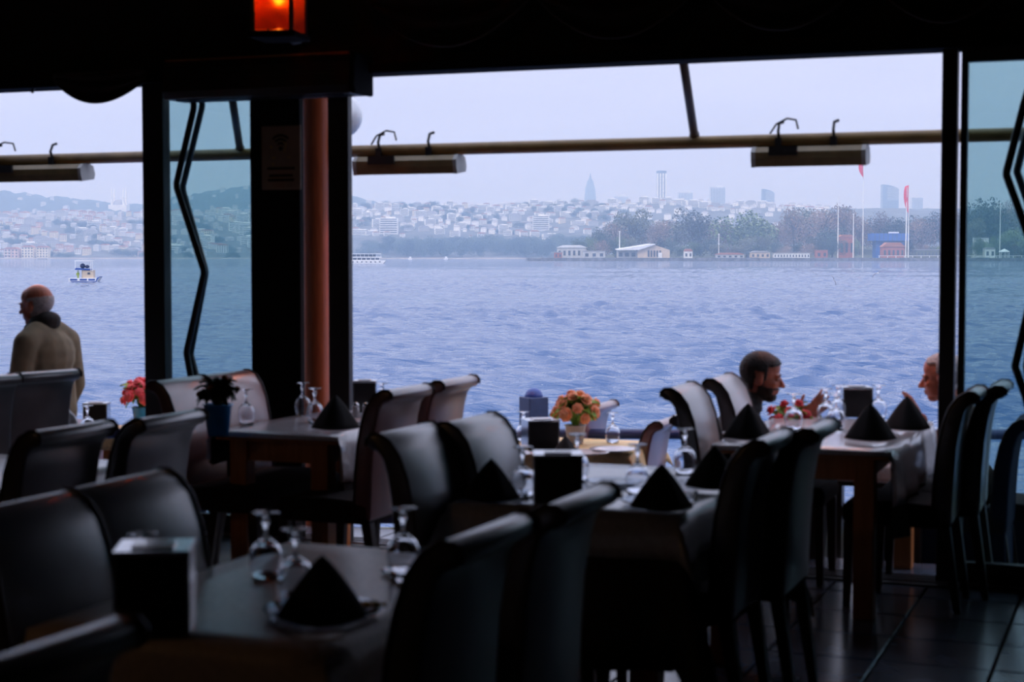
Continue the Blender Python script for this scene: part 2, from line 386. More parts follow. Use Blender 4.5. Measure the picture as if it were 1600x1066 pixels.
# --- trees
def crown_mesh(name, seed, lobes, n, leaf, m):
    q = random.Random(seed); L = [(Vector((q.uniform(-.33, .33), q.uniform(-.3, .3), q.uniform(.30, .80))), q.uniform(.19, .31)) for _ in range(lobes)]
    mb = MB(); vs_, fs = [], []
    for i in range(n):
        c, r = L[i % lobes]; d = Vector((q.gauss(0, 1), q.gauss(0, 1), q.gauss(0, 1))).normalized()
        p = c+d*r*(q.random()**.35); s = leaf*q.uniform(.6, 1.3)
        a = Vector((q.gauss(0, 1), q.gauss(0, 1), q.gauss(0, 1))).normalized(); b = a.orthogonal().normalized(); k = len(vs_)
        vs_ += [p+a*s, p+b*s*.7, p-a*s, p-b*s*.7]; fs.append((k, k+1, k+2, k+3))
    mb.add(vs_, fs); me = bpy.data.meshes.new(name); me.from_pydata(mb.v, [], mb.f); me.materials.append(m); return me
def trunk_mesh(name, seed, m):
    q = random.Random(seed); mb = MB(); mb.tube([(0,0,-.1), (.01,0,.2), (0,.01,.45), (.02,0,.7)], [.03,.025,.018,.006], 6)
    for k in range(7):
        a = q.uniform(0, 6.28); z = q.uniform(.22, .5); mb.tube([(0,0,z), (.13*math.cos(a), .13*math.sin(a), z+.16), (.27*math.cos(a), .27*math.sin(a), z+.3)], [.014,.009,.003], 5)
    return mb.mesh(name, m)
M_bark = mat('bark', (.10, .075, .06), .9, scale=3)
LEAF = {'green': mat('spring_leaves', (.17, .23, .09), .8, scale=8, var=.4), 'brown': mat('bare_brown_twigs', (.24, .165, .13), .9, scale=8, var=.35),
        'dark': mat('dark_leaves', (.055, .085, .06), .8, scale=8, var=.4), 'grey': mat('grey_green_leaves', (.14, .15, .10), .85, scale=8, var=.4)}
CR = {k: crown_mesh('crown', 11+i, 9, {'brown': 1700}.get(k, 2600), {'brown': .018}.get(k, .025), m) for i, (k, m) in enumerate(LEAF.items())}
TM = trunk_mesh('trunk', 5, M_bark)
def tree(px, top, wpx, d, base_z, kind, label, group=None, sub=True):
    g = G(px, d); h = (zpx(top, d)-base_z)/1.04; w = wpx*d/FPX/.95
    r = thing('tree', (g.x, g.y, base_z), label, 'tree', group, rz=R.uniform(0, 6.28)); r.scale = (w, w, h)
    link('crown', CR[kind], r)
    if sub: link('trunk', TM, r)
    return r
PEN = 1625
def pen_z(px, d): return -.9+14*sm((d-PEN-90)/260)*sm((px-880)/200)
M_pen = mat('park_ground', (.10, .11, .07), .95, scale=.06, var=.4)
M_quay = mat('quay_stone', (.17, .17, .18), .9, scale=.3, var=.4)
sheet('ground', lambda px, d: pen_z(px, d), PEN+2, PEN+420, 12, M_pen, px0=826, px1=2050, npx=80)
mb = MB()
for i in range(62):
    px = 826+i*20; a, b = G(px, PEN), G(px+20, PEN); c = (a+b)/2
    mb.box((c.x, c.y, SEA+1.2+.15*(i % 3)), ((b-a).length*.98, 4, 3.4+.3*(i % 2)), YAW)
a = G(826, PEN+200); b = G(826, PEN); c = (a+b)/2
mb.box((c.x, c.y, SEA+1.2), (4, 200, 3.4), YAW)
struct('quay', mb, M_quay)
TG = 'trees on the peninsula'
for px, top, w, dd, k, lab in (
    (938, 352, 34, 1700, 'dark', 'low dark bush-like tree at the left tip of the peninsula'), (962, 338, 52, 1760, 'brown', 'brown leafless tree nearest the left tip of the peninsula'),
    (990, 325, 60, 1780, 'grey', 'tall grey-green tree behind the pale hall'), (1032, 333, 62, 1790, 'brown', 'wide brown tree right behind the pale hall'),
    (1082, 323, 62, 1770, 'grey', 'tall brownish green tree right of the pale hall'), (1130, 338, 46, 1800, 'brown', 'small brown tree between the two green ones'),
    (1168, 327, 92, 1740, 'green', 'broad light green tree in the middle of the peninsula'), (1215, 338, 44, 1780, 'brown', 'thin brown tree right of the light green one'),
    (1240, 310, 56, 1800, 'brown', 'tall bare brown tree left of the big brown grove'), (1285, 312, 80, 1790, 'brown', 'big round brown tree in the grove left of the first flag'),
    (1318, 304, 70, 1820, 'brown', 'tallest bare tree of the grove by the first flagpole'), (1300, 352, 60, 1730, 'dark', 'dark evergreen under the brown grove'),
    (1342, 325, 50, 1800, 'brown', 'brown tree directly behind the first flagpole'), (1372, 318, 54, 1830, 'brown', 'brown tree behind the blue building left side'),
    (1400, 336, 52, 1780, 'dark', 'dark tree above the blue building'), (1440, 330, 66, 1790, 'brown', 'brown tree right of the twin flagpoles'),
    (1472, 316, 56, 1800, 'brown', 'brown tree beside the black window post'), (1545, 304, 74, 1790, 'dark', 'dark tree crest seen through the right glass'),
    (1575, 296, 46, 1830, 'brown', 'bare twiggy tree behind the zigzag handle'), (1610, 322, 70, 1780, 'grey', 'grey-green tree at the right end of the peninsula'),
    (1522, 338, 44, 1760, 'grey', 'grey-green shrub tree beside the right window post'), (1590, 352, 60, 1700, 'green', 'low green tree behind the white gazebo')):
    tree(px, top, w, dd, pen_z(px, dd)-.5, k, lab)
q = random.Random(21)
for i in range(34):
    px = 948+i*19+q.uniform(-6, 6)
    if 1135 < px < 1150: continue
    d = q.uniform(1840, 1900); top = lerp_tab([(940, 352), (975, 335), (1040, 336), (1110, 332), (1150, 345), (1210, 340), (1250, 318), (1320, 312), (1350, 335), (1400, 338), (1480, 322), (1560, 312), (1620, 320)], px)+q.uniform(0, 10)
    tree(px, top, q.uniform(48, 66), d, pen_z(px, d)-.5, q.choice(['brown', 'brown', 'grey', 'dark'] if px > 1200 else ['brown', 'grey', 'grey']), 'hazy tree in the back row of the peninsula park, '+('left', 'middle', 'right')[min(2, int((px-940)/225))]+' part', 'back row of peninsula trees', sub=False)
q = random.Random(9)
for i in range(46):
    px = 905+i*15.5+q.uniform(-5, 5); d = q.uniform(1665, 1720); k = q.choice(['dark', 'dark', 'grey', 'brown', 'green'])
    if 1352 < px < 1392: continue
    tree(px, q.uniform(366, 384), q.uniform(20, 36), d, pen_z(px, d)-.5, k, ('low rounded shrub at the foot of the park '+('between the pale hall and the kiosk' if px < 1110 else 'below the broad green tree' if px < 1230 else 'below the brown grove' if px < 1352 else 'right of the blue building')), 'shrubs along the peninsula park', sub=False)
for i in range(72):
    px = 572+(945-572)*((i*.618034) % 1); d = 2640+240*((i*.7548) % 1); top = 366+q.uniform(-4, 5)+(8 if px < 600 else 0)
    tree(px, top+6*(1-(d-2640)/240), q.uniform(22, 34), d, slope_z(px, d)-2, 'dark', 'bluish dark tree in the '+('left', 'middle', 'right')[min(2, int((px-572)/125))]+' part of the belt below the far white blocks', 'trees of the far shore belt', sub=False)
for i in range(60):
    px = 552+425*((i*.618034+.2) % 1); d = 2950+500*((i*.7548+.1) % 1); zz = slope_z(px, d); g = 400-(zz-EYE)*FPX/d
    tree(px, g-q.uniform(7, 12), q.uniform(10, 22), d, zz-2, 'dark', 'bluish dark tree between the white blocks, '+('left', 'middle', 'right')[min(2, int((px-552)/142))]+' part of the far slope', 'trees between the far white blocks', sub=False)
for i in range(64):
    px = -10+250*((i*.618034) % 1) if i < 40 else 262+140*((i*.618034) % 1)
    d = 2640+560*((i*.7548) % 1); zz = slope_z(px, d)
    g = 400-(zz-EYE)*FPX/d
    tree(px, g-q.uniform(8, 13), q.uniform(14, 24), d, zz-2, 'dark', 'bluish dark tree between the far houses '+('left of the motorboat' if px < 110 else 'right of the motorboat' if px < 250 else 'seen through the teal glass'), 'trees between the far left houses', sub=False)

# --- peninsula buildings
def pz(d=PEN): return -.9
M_tan = mat('tan_render', (.62, .50, .38), .8, scale=.3); M_ltan = mat('pale_metal_roof', (.72, .74, .78), .5, scale=.3)
M_blue = mat('blue_cladding', (.03, .11, .42), .5, scale=.2); M_brick = mat('red_brick', (.40, .14, .10), .85, scale=.5)
M_white = mat('white_paint', (.82, .82, .82), .5, scale=1); M_red = mat('red_flag_cloth', (.75, .02, .03), .7, scale=2)
k_ = 1650/FPX
def at(px, d=1650): g = G(px, d); return (g.x, g.y, -.9)
hl = thing('hall', at(1005), 'pale waterfront hall with low gabled roof and tall windows', 'building', rz=YAW)
MB().prism([(-10*k_, 0), (40*k_, 0), (40*k_, 13*k_), (16*k_, 21*k_), (-10*k_, 14*k_)], -10, 22).build('gable_wall', M_tan, hl)
MB().box((-24*k_, 5, 6*k_), (32*k_, 24, 12*k_)).build('side_wing', M_wall[3], hl)
MB().add([(-42*k_, -12, 12.5*k_), (-8*k_, -12.5, 13*k_), (17*k_, -12.5, 21.5*k_), (8*k_, 22, 22*k_), (-42*k_, 22, 14*k_),
          (-42*k_, -12, 13.5*k_), (-8*k_, -12.5, 14.2*k_), (17*k_, -12.5, 22.7*k_), (8*k_, 22, 23*k_), (-42*k_, 22, 15*k_)],
         [(0,1,2,3,4), (9,8,7,6,5), (0,1,6,5), (1,2,7,6), (2,3,8,7), (3,4,9,8), (4,0,5,9)]).build('roof', M_ltan, hl)
for k in range(5): MB().box(((7+4.5*k)*k_, -10.2, 7.5*k_), (2.6*k_, .5, 10*k_)).build('window', M_win, hl)
MB().box((25*k_, -10.6, 5*k_), (6*k_, 1, 8*k_)).build('door', M_white, hl)
for k in range(3): MB().box(((-36+10*k)*k_, -7.2, 6*k_), (6*k_, .5, 6*k_)).build('window', M_win, hl)
def shed(px, w, h, label, wm, rm, d=1650, gable=0, nw=4, dp=14, name='shed'):
    r = thing(name, at(px, d), label, 'building', rz=YAW); w *= k_; h *= k_
    MB().box((0, 0, h/2), (w, dp, h)).build('wall', wm, r)
    if gable: MB().prism([(-w*.54, h), (w*.54, h), (w*.3, h+gable*k_), (-w*.3, h+gable*k_)], -dp*.56, dp*.56).build('roof', rm, r)
    else: MB().box((0, 0, h+.35), (w*1.05, dp*1.1, .7)).build('roof', rm, r)
    for k in range(nw): MB().box((-w/2+w*(k+.5)/nw, -dp/2-.05, h*.5), (w/nw*.45, .4, h*.45)).build('window', M_win, r)
shed(893, 46, 17, 'long grey-roofed shed at the left tip of the peninsula', M_wall[3], M_ltan, 1680, 4, 6)
shed(872, 12, 9, 'small brick hut at the end of the quay', M_brick, M_roofg, 1640, 0, 2, 8)
shed(928, 34, 11, 'low grey hut left of the pale hall', M_wall[3], M_roofg, 1640, 0, 3, 9)
shed(1075, 13, 11, 'small white kiosk right of the pale hall', M_wall[0], M_rooft, 1642, 4, 2, 7)
shed(1140, 44, 6, 'low red-roofed stall right of the white kiosk', M_wall[3], M_rooft, 1660, 3, 5, 9)
shed(1187, 30, 9, 'low dark-roofed cafe below the light green tree', M_tan, M_roofg, 1655, 3, 4, 9)
shed(1236, 56, 8, 'long low white pavilion with many windows on the quay', M_wall[0], M_roofg, 1650, 0, 12, 9)
shed(1283, 18, 12, 'small red-walled hut beside the long white pavilion', M_brick, M_rooft, 1648, 0, 2, 8)
shed(1321, 24, 34, 'brick house behind the thin poles', M_brick, M_rooft, 1700, 4, 3, 12)
shed(1394, 34, 18, 'red-roofed pavilion with white posts beside the twin poles', M_brick, M_rooft, 1655, 7, 5, 12)
shed(1455, 50, 13, 'long dark green terrace building right of the twin poles', LEAF['grey'], M_roofg, 1660, 0, 9, 12)
shed(1545, 16, 15, 'pale flat-roofed house behind the gazebo seen through glass', M_wall[0], M_roofg, 1660, 2, 2, 9)
shed(1532, 22, 33, 'white house high among the trees seen through glass', M_wall[0], M_roofg, 1720, 0, 2, 10)
bb = thing('blue_building', at(1388, 1700), 'blue clad block standing above the red-roofed pavilion', 'building', rz=YAW)
MB().box((0, 0, 12*k_), (46*k_, 16, 38*k_)).build('wall', M_blue, bb)
MB().box((-1*k_, -2, 34*k_), (60*k_, 20, 12*k_)).build('upper_storey', M_blue, bb)
for k in range(8): MB().box(((-26+7*k)*k_, -12.1, 34*k_), (.6*k_, .5, 12*k_)).build('rib', M_tg, bb)
MB().box((8*k_, 0, 41*k_), (14*k_, 8, 3*k_)).build('roof_box', M_white, bb)
gz = thing('gazebo', at(1569, 1640), 'small white gazebo by the water seen through right glass', 'gazebo', rz=YAW)
for x in (-1, 0, 1): MB().box((x*6*k_, -3, 5*k_), (.9*k_, .6, 10*k_)).build('post', M_white, gz)
for x in (-1, 1): MB().box((x*6*k_, 3, 5*k_), (.9*k_, .6, 10*k_)).build('post', M_white, gz)
MB().lathe([(9*k_, 10*k_), (8.5*k_, 11*k_), (.4, 15*k_)], 8).build('roof', M_white, gz)
fn = thing('quay_fence', at(1460, 1630), 'white railing with pale posts along the right quay edge', 'railing', rz=YAW)
MB().box((20, 0, 2.6), (150, .4, .4)).build('rail', M_white, fn)
for k in range(19): MB().box((-54+8.2*k, 0, 1.3), (.5, .5, 2.6)).build('post', M_white, fn)
def flag(px, top, dd, label, f0, f1, two=False):
    g = G(px, dd); r = thing('flagpole', (g.x, g.y, pen_z(px, dd)), label, 'flag', rz=YAW); kk = dd/FPX
    hgt = zpx(top, dd)-pen_z(px, dd)
    MB().tube([(0,0,0), (0,0,hgt)], [.9*kk, .5*kk], 8).build('pole', M_stone, r)
    if two: MB().tube([(-4*kk,0,0), (-3*kk,0,hgt*.93)], [1.1*kk, .7*kk], 8).build('pole', M_stone, r)
    z0, z1 = zpx(f0, dd)-pen_z(px, dd), zpx(f1, dd)-pen_z(px, dd); mb = MB(); vs_, fs = [], []
    for j in range(9):
        u = j/8
        for i in range(7):
            w_ = i/6; vs_.append((-(.6+w_*(7.5*math.sin(PI*min(1, .25+u*.85))**.8))*kk, math.sin(w_*9+u*2)*.9*kk, z0+(z1-z0)*(u*.85+.15*w_*u)-w_*2*kk))
    for j in range(8):
        for i in range(6): a = j*7+i; fs.append((a, a+1, a+8, a+7))
    mb.add(vs_, fs); o = mb.build('banner', M_red, r, smooth=True); s = o.modifiers.new('cloth', 'SOLIDIFY'); s.thickness = .1
flag(1348, 250, 1700, 'tall thin flagpole with a drooping red flag below the heater', 252, 279)
flag(1419, 285, 1650, 'twin pale flagpoles with a long limp red flag', 290, 338, True)
for px, top, lab in ((1309, 308, 'thin grey mast left of the brick house'), (1333, 335, 'thin white lamp mast right of the brick house'), (968, 362, 'short white mast behind the pale hall'),
                     (1123, 366, 'pale short mast right of the kiosk'), (1562, 318, 'thin mast behind the white house seen through glass')):
    g = G(px, 1670); h_ = zpx(top, 1670)-pen_z(px, 1670)
    r = thing('mast', (g.x, g.y, pen_z(px, 1670)), lab, 'mast', rz=YAW)
    MB().tube([(0,0,0), (0,0,h_)], [.6, .35], 6).build('pole', M_stone, r); MB().box((0, 0, h_), (1.6, .6, .7)).build('lamp_head', M_white, r)

# --- boats
def ferry():
    d = 1090; g = G(572, d); kk = d/FPX
    r = thing('ferry', (g.x, g.y, SEA), 'white two-deck passenger ferry beside the black centre post', 'ferry', rz=YAW)
    L0, L1 = -40*kk, 31*kk
    MB().prism([(L0, 0), (L1-4*kk, 0), (L1+1*kk, 5.2*kk), (L1-2*kk, 5*kk), (L0, 4.6*kk)], -3, 3).build('hull', M_white, r)
    for k in range(9): MB().box((L0+6*kk+7*k*kk, -3.05, 2.6*kk), (2.2*kk, .3, 1.6*kk)).build('fender', M_win, r)
    MB().box(((L0+L1)/2-3*kk, 0, 7*kk), (L1-L0-14*kk, 5, 4.5*kk)).build('lower_cabin', M_white, r)
    for k in range(8): MB().box((L0+9*kk+7*k*kk, -2.55, 7.3*kk), (5.6*kk, .3, 2.6*kk)).build('window', M_win, r)
    MB().box(((L0+L1)/2-3*kk, 0, 10*kk), (L1-L0-8*kk, 5.6, 1.6*kk)).build('upper_deck', M_white, r)
    for k in range(10): MB().box((L0+6*kk+6.4*k*kk, -2.5, 12.6*kk), (.5*kk, .3, 4*kk)).build('post', M_white, r)
    MB().box(((L0+L1)/2-4*kk, 0, 12.5*kk), (L1-L0-24*kk, 3, 3.4*kk)).build('upper_cabin', M_win, r)
    MB().box(((L0+L1)/2-3*kk, 0, 15.2*kk), (L1-L0-10*kk, 5.6, 1*kk)).build('canopy', M_white, r)
    MB().box((L1-12*kk, 0, 8*kk), (3*kk, 5.2, 5*kk)).build('stair_housing', M_white, r)
ferry()
M_dblue = mat('blue_hull_paint', (.02, .07, .32), .4, scale=1); M_navy = mat('navy_cloth', (.02, .03, .10), .7, scale=3)
M_green = mat('yellow_green_jacket', (.35, .45, .05), .7, scale=3)
def patrol():
    d = 320; g = G(133, d); kk = d/FPX
    r = thing('motorboat', (g.x, g.y, SEA), 'white and blue motorboat with upper steering deck on the water', 'boat', rz=YAW)
    MB().prism([(-24*kk, -.3), (18*kk, -.3), (24.5*kk, 8.5*kk), (20*kk, 6.2*kk), (-24*kk, 6*kk)], -1.1, 1.1).build('hull', M_white, r)
    MB().box((0, -1.12, .6*kk), (41*kk, .06, 1.3*kk)).build('hull_stripe', M_dblue, r)
    for x, w in ((-16, 11), (-1, 11), (12, 10)): MB().box((x*kk, -1.12, 3.7*kk), (w*kk, .06, 2.6*kk)).build('blue_panel', M_dblue, r)
    MB().prism([(18*kk, 1*kk), (19.2*kk, 1*kk), (24.7*kk, 8.6*kk), (20*kk, 6.4*kk)], -1.12, 1.12).build('bow', M_dblue, r)
    MB().box((5*kk, 0, 12*kk), (18*kk, 1.5, 13*kk)).build('cabin', M_tan, r)
    MB().box((7*kk, -.78, 13.5*kk), (4*kk, .06, 3*kk)).build('window', M_win, r)
    MB().box((-3.5*kk, -.7, 12*kk), (1.2*kk, .1, 13*kk)).build('door_jamb', M_win, r)
    MB().prism([(-15*kk, 19*kk), (9*kk, 18.5*kk), (9*kk, 20.5*kk), (-13*kk, 22*kk)], -.9, .9).build('upper_deck', M_dblue, r)
    MB().ell((-4*kk, 0, 25*kk), (4*kk, .5, 4*kk)).ell((3*kk, 0, 24*kk), (3.5*kk, .5, 2.6*kk)).build('seat_cover', M_navy, r)
    for x in (-14, 10.5, 13): MB().box((x*kk, -.8, 25*kk), (.9*kk, .08, 16*kk)).build('awning_post', M_white, r)
    MB().box((-.5*kk, 0, 33*kk), (29*kk, 1.8, 1.3*kk)).build('awning', M_white, r)
    p = thing('person', (g.x-11.5*kk*math.cos(YAW), g.y-11.5*kk*math.sin(YAW), SEA+6*kk), 'small person in a yellow-green jacket standing at the motorboat stern', 'person', rz=YAW)
    b = MB(); b.ell((0, 0, 6.3*kk), (1.7*kk, 1.2*kk, 3.4*kk)).ell((0, 0, 11*kk), (1*kk, 1*kk, 1.3*kk)).tube([(-.6*kk,0,0), (-.5*kk,0,5*kk)], .7*kk, 8).tube([(.7*kk,0,0), (.5*kk,0,5*kk)], .7*kk, 8)
    b.tube([(-1.4*kk,0,8.5*kk), (-2.2*kk,-.1,6*kk), (-1.5*kk,-.2,4.4*kk)], .55*kk, 8).tube([(1.4*kk,0,8.5*kk), (2.1*kk,-.1,6*kk), (1.4*kk,-.2,4.6*kk)], .55*kk, 8)
    b.build('body', M_green, p, smooth=True)
patrol()
for px, d, w, lab in ((641, 2300, 7, 'tiny white launch right of the ferry'), (697, 2400, 7, 'tiny white launch near the far shore, second from the ferry'), (66, 2200, 14, 'low dark barge near the left far shore')):
    g = G(px, d); kk = d/FPX; r = thing('launch', (g.x, g.y, SEA), lab, 'boat', rz=YAW); m_ = M_roofg if w > 10 else M_white
    MB().prism([(-w/2*kk, 0), (w/2*kk-kk, 0), (w/2*kk, 2*kk), (-w/2*kk, 1.8*kk)], -2, 2).build('hull', m_, r)
    if w < 10: MB().box((0, 0, 3*kk), (w*.5*kk, 3, 3*kk)).build('cabin', M_white, r)
# --- gulls
M_gull = mat('gull_grey', (.22, .22, .26), .8, scale=10); M_gullw = mat('gull_white', (.8, .8, .8), .8, scale=10)
def gull(px, py, span, roll, label, m, d=150):
    p = Pd(px, py, d); s = span*d/FPX; r = thing('gull', p, label, 'bird', rz=YAW); r.rotation_euler = (0, roll, YAW)
    MB().ell((0, 0, 0), (.05*s, .17*s, .045*s)).ell((0, .17*s, .015*s), (.03*s, .05*s, .03*s)).build('body', M_gullw, r, smooth=True)
    for sg in (-1, 1):
        w = MB(); pr = [(0, 0), (.16, .07), (.32, .055), (.5, -.04)]; vs_ = []
        for x, z in pr: c = .09*(1-x*1.5)+.02; vs_ += [(sg*x*s, c*s-.1*x*s, z*s), (sg*x*s, -c*s-.1*x*s, z*s), (sg*x*s, -c*s-.1*x*s, (z-.02)*s), (sg*x*s, c*s-.1*x*s, (z-.02)*s)]
        fs = [(0,1,2,3), (12,15,14,13)]
        for i in range(3):
            for k in range(4): fs.append((i*4+k, i*4+(k+1) % 4, i*4+4+(k+1) % 4, i*4+4+k))
        w.add(vs_, fs).build('wing', m, r, smooth=True)
gull(1372, 427, 22, -.5, 'dark-winged gull with arched wings low over the water', M_gull); gull(1303, 438, 16, 1.15, 'gull banking steeply low over the water', M_gull)
gull(1272, 427, 12, .5, 'pale gull gliding left of the banking gull', M_gull)
# ------------------------------------------------------------------ restaurant shell.  X along the window wall, Y out to sea
WV = 8.3          # window plane
DECK = -.25
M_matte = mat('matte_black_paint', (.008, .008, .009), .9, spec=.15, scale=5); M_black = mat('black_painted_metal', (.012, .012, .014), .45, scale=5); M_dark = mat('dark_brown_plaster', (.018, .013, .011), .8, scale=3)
M_floor = mat('dark_floor_tile', (.10, .12, .165), .2, scale=4, var=.25, bump=.05, spec=.9); M_grout = mat('dark_grout', (.012, .012, .013), .9)
M_fabric = mat('dark_brown_drapery', (.02, .012, .009), .85, scale=30, sheen=.2)
struct('floor', MB().box((-2.5, 2.7, -.075), (15, 12.2, .11)), M_grout)
FL = bpy.data.objects['floor']
tile = MB().box((0, 0, -.0125), (.43, .43, .025)).mesh('tile', M_floor)
for i in range(-7, 4):
    for j in range(9, 20):
        x, y = -.765+.44*i, .22+.44*j
        if y > 8.7: continue
        o = link('tile', tile, FL, .004, seg=1); o.location = (x, y, R.uniform(-.001, .001))
rest = MB()
for i in range(-21, 11):
    for j in range(-7, 20):
        if -7 <= i < 4 and 9 <= j < 20: continue
        x, y = -.765+.44*i, .22+.44*j
        if y < 8.6 and -9.8 < x < 4.8 and y > -3.2: rest.box((x, y, -.0125), (.43, .43, .025))
o = rest.build('tile_field', M_floor, FL); o['kind'] = 'stuff'
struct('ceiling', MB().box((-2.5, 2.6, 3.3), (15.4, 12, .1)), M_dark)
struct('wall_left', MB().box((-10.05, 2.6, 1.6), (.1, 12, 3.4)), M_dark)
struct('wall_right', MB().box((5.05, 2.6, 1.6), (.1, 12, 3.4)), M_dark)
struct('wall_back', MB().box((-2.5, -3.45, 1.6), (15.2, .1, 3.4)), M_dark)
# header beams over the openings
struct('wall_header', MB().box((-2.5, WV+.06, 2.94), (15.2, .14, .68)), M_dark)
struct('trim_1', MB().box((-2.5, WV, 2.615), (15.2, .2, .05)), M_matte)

def vx(px): return Pv(px, 400, WV).x
# posts
def post(x0, x1, dp, v, m, z1=2.65, name='pillar'):
    return struct(name, MB().box(((x0+x1)/2, v, z1/2), (x1-x0, dp, z1)), m, bevel=.004)
post(vx(230), vx(262), .08, WV, M_black); post(vx(398), vx(475), .05, WV-.02, M_matte); post(vx(516), vx(548), .05, WV, M_black)
post(vx(1470), vx(1494), .09, WV, M_black); post(vx(1498.5), vx(1509), .06, WV+.02, M_black)
post(-.48, -.4, .09, WV, M_matte)
struct('wall_front_blocker', MB().box((2.3, WV+.03, 1.3), (5.4, .12, 2.6)), M_dark)  # unseen wall, added beyond the frame to keep daylight off the chair backs
M_wcol = wood('red_varnished_wood', (.36, .07, .02), (.50, .11, .035), .35)
cx = Pv(494.5, 400, WV+.45).x
struct('pillar_column', MB().lathe([(.095, DECK), (.095, DECK+.14), (.083, DECK+.16), (.081, 2.5), (.09, 2.52), (.09, 2.7)], 24, (cx, WV+.45, 0)), M_wcol, smooth=True)
# glass door panels
M_teal = pane_mat('teal_tinted_glass', (.64, .785, .785)); M_handle = mat('blue_black_tube', (.015, .022, .035), .3, scale=8)
def zig(pts, v, name, parent):
    w = [Pv(px, py, v) for px, py in pts]; out = []
    for i, p in enumerate(w):
        if 0 < i < len(w)-1: out += [p.lerp(w[i-1], .09), p.lerp(w[i-1], .03), p.lerp(w[i+1], .03), p.lerp(w[i+1], .09)]
        else: out.append(p)
    return MB().tube(out, .019, 10).build(name, M_handle, parent, smooth=True)
def door(name, x0, x1, v, zb, zt, label):
    r = bpy.data.objects.new(name, None); C.objects.link(r); r['kind'] = 'structure'; r['label'] = label
    MB().box(((x0+x1)/2, v, (zb+zt)/2), (x1-x0, .012, zt-zb)).build('pane', M_teal, r)
    MB().box(((x0+x1)/2, v, .055), (x1-x0+.02, .06, .11)).build('bottom_rail', M_black, r)
    MB().box(((x0+x1)/2, v, zt), (x1-x0+.02, .05, .06)).build('top_rail', M_black, r)
    return r
w1 = door('window_1', vx(261), vx(400), WV+.01, .1, 2.56, 'teal glass panel with zigzag handle left of the centre pillar')
zig([(296, 110), (303, 168), (275, 290), (319, 425), (291, 551), (300, 600), (318, 670)], WV-.05, 'zigzag_handle', w1)
zig([(311, 110), (316, 166), (285, 294), (322, 425), (298, 553), (310, 600), (330, 670)], WV+.16, 'zigzag_handle', w1)
w2 = door('window_2', vx(1509), -.47, WV+.01, .1, 2.56, 'teal glass panel with zigzag handle right of the twin posts')
zig([(1622, 90), (1600, 163), (1572, 272), (1601, 352), (1622, 420), (1601, 508), (1586, 573), (1602, 618), (1622, 700)], WV-.05, 'zigzag_handle', w2)
zig([(1622, 150), (1602, 215), (1589, 268), (1602, 305), (1640, 420), (1612, 520), (1604, 573), (1612, 618), (1632, 700)], WV+.16, 'zigzag_handle', w2)
# door track
M_alu = mat('dull_aluminium', (.30, .30, .32), .35, 1, scale=10)
sill = struct('trim_2', MB().box((-2.5, WV, .004), (15, .26, .012)), M_black)
for v in (-.07, 0, .07): MB().box((-2.5, WV+v, .014), (15, .014, .012)).build('track_rail', M_alu, sill)

# terrace deck, step, kickboard rail
M_deck = mat('grey_terrace_paving', (.16, .15, .15), .7, scale=3, var=.25)
ra, rb = Pz(190, 869.0, DECK), Pz(1590, 872, DECK)      # foot of the quay rail, left and right
rd = (rb-ra).normalized(); rn = Vector((-rd.y, rd.x, 0)); L = ra-rd*4; Rr = rb+rd*3.5
mb = MB(); pts = [(-10, 8.8), (5, 8.8), (Rr.x, Rr.y), (L.x, L.y)]
mb.add([(x, y, DECK-.25) for x, y in pts]+[(x, y, DECK) for x, y in pts], [(0,1,2,3), (4,5,6,7), (0,1,5,4), (1,2,6,5), (2,3,7,6), (3,0,4,7)])
struct('terrace_ground', mb, M_deck)
mb = MB(); L2, R2 = L+rn*.25, Rr+rn*.25; lo = SEA-1
pts = [(L.x, L.y), (Rr.x, Rr.y), (R2.x, R2.y), (L2.x, L2.y)]
mb.add([(x, y, lo) for x, y in pts]+[(x, y, DECK-.01) for x, y in pts], [(0,1,2,3), (4,5,6,7), (0,1,5,4), (1,2,6,5), (2,3,7,6), (3,0,4,7)])
struct('terrace_wall', mb, M_quay)
M_bluep = mat('blue_rail_paint', (.03, .05, .16), .4, scale=6)
def wavy_mat():
    m = mat('yellow_board_with_blue_waves', (.62, .60, .22), .6, scale=3); t = m.node_tree; b = t.nodes['Principled BSDF']
    tc = [n for n in t.nodes if n.type == 'TEX_COORD'][0]
    mp = t.nodes.new('ShaderNodeMapping'); mp.inputs['Scale'].default_value = (1.6, 1, 5); t.links.new(tc.outputs['Object'], mp.inputs[0])
    wv = t.nodes.new('ShaderNodeTexWave'); wv.bands_direction = 'Z'; wv.inputs['Scale'].default_value = .42; wv.inputs['Distortion'].default_value = 6; wv.inputs['Detail'].default_value = 0
    t.links.new(mp.outputs[0], wv.inputs['Vector'])
    r2 = t.nodes.new('ShaderNodeValToRGB'); r2.color_ramp.elements[0].position = .62; r2.color_ramp.elements[1].position = .68; t.links.new(wv.outputs['Fac'], r2.inputs[0])
    mx = t.nodes.new('ShaderNodeMixRGB'); mx.inputs[2].default_value = (.25, .55, .62, 1)
    rp = [n for n in t.nodes if n.type == 'VALTORGB' and n != r2][0]
    t.links.new(r2.outputs[0], mx.inputs[0]); t.links.new(rp.outputs[0], mx.inputs[1]); t.links.new(mx.outputs[0], b.inputs['Base Color']); return m
qr = thing('quay_railing', (ra.x, ra.y, DECK), 'dark blue tubular rail over a yellow wave-patterned kickboard at terrace edge', 'railing', rz=math.atan2(rd.y, rd.x))
RL = (rb-ra).length
MB().tube([(-4, 0, .76), (RL+3.5, 0, .76)], .032, 12).build('top_rail', M_bluep, qr, smooth=True)
M_wave = wavy_mat()
nb = int((RL+7.5)/1.5)
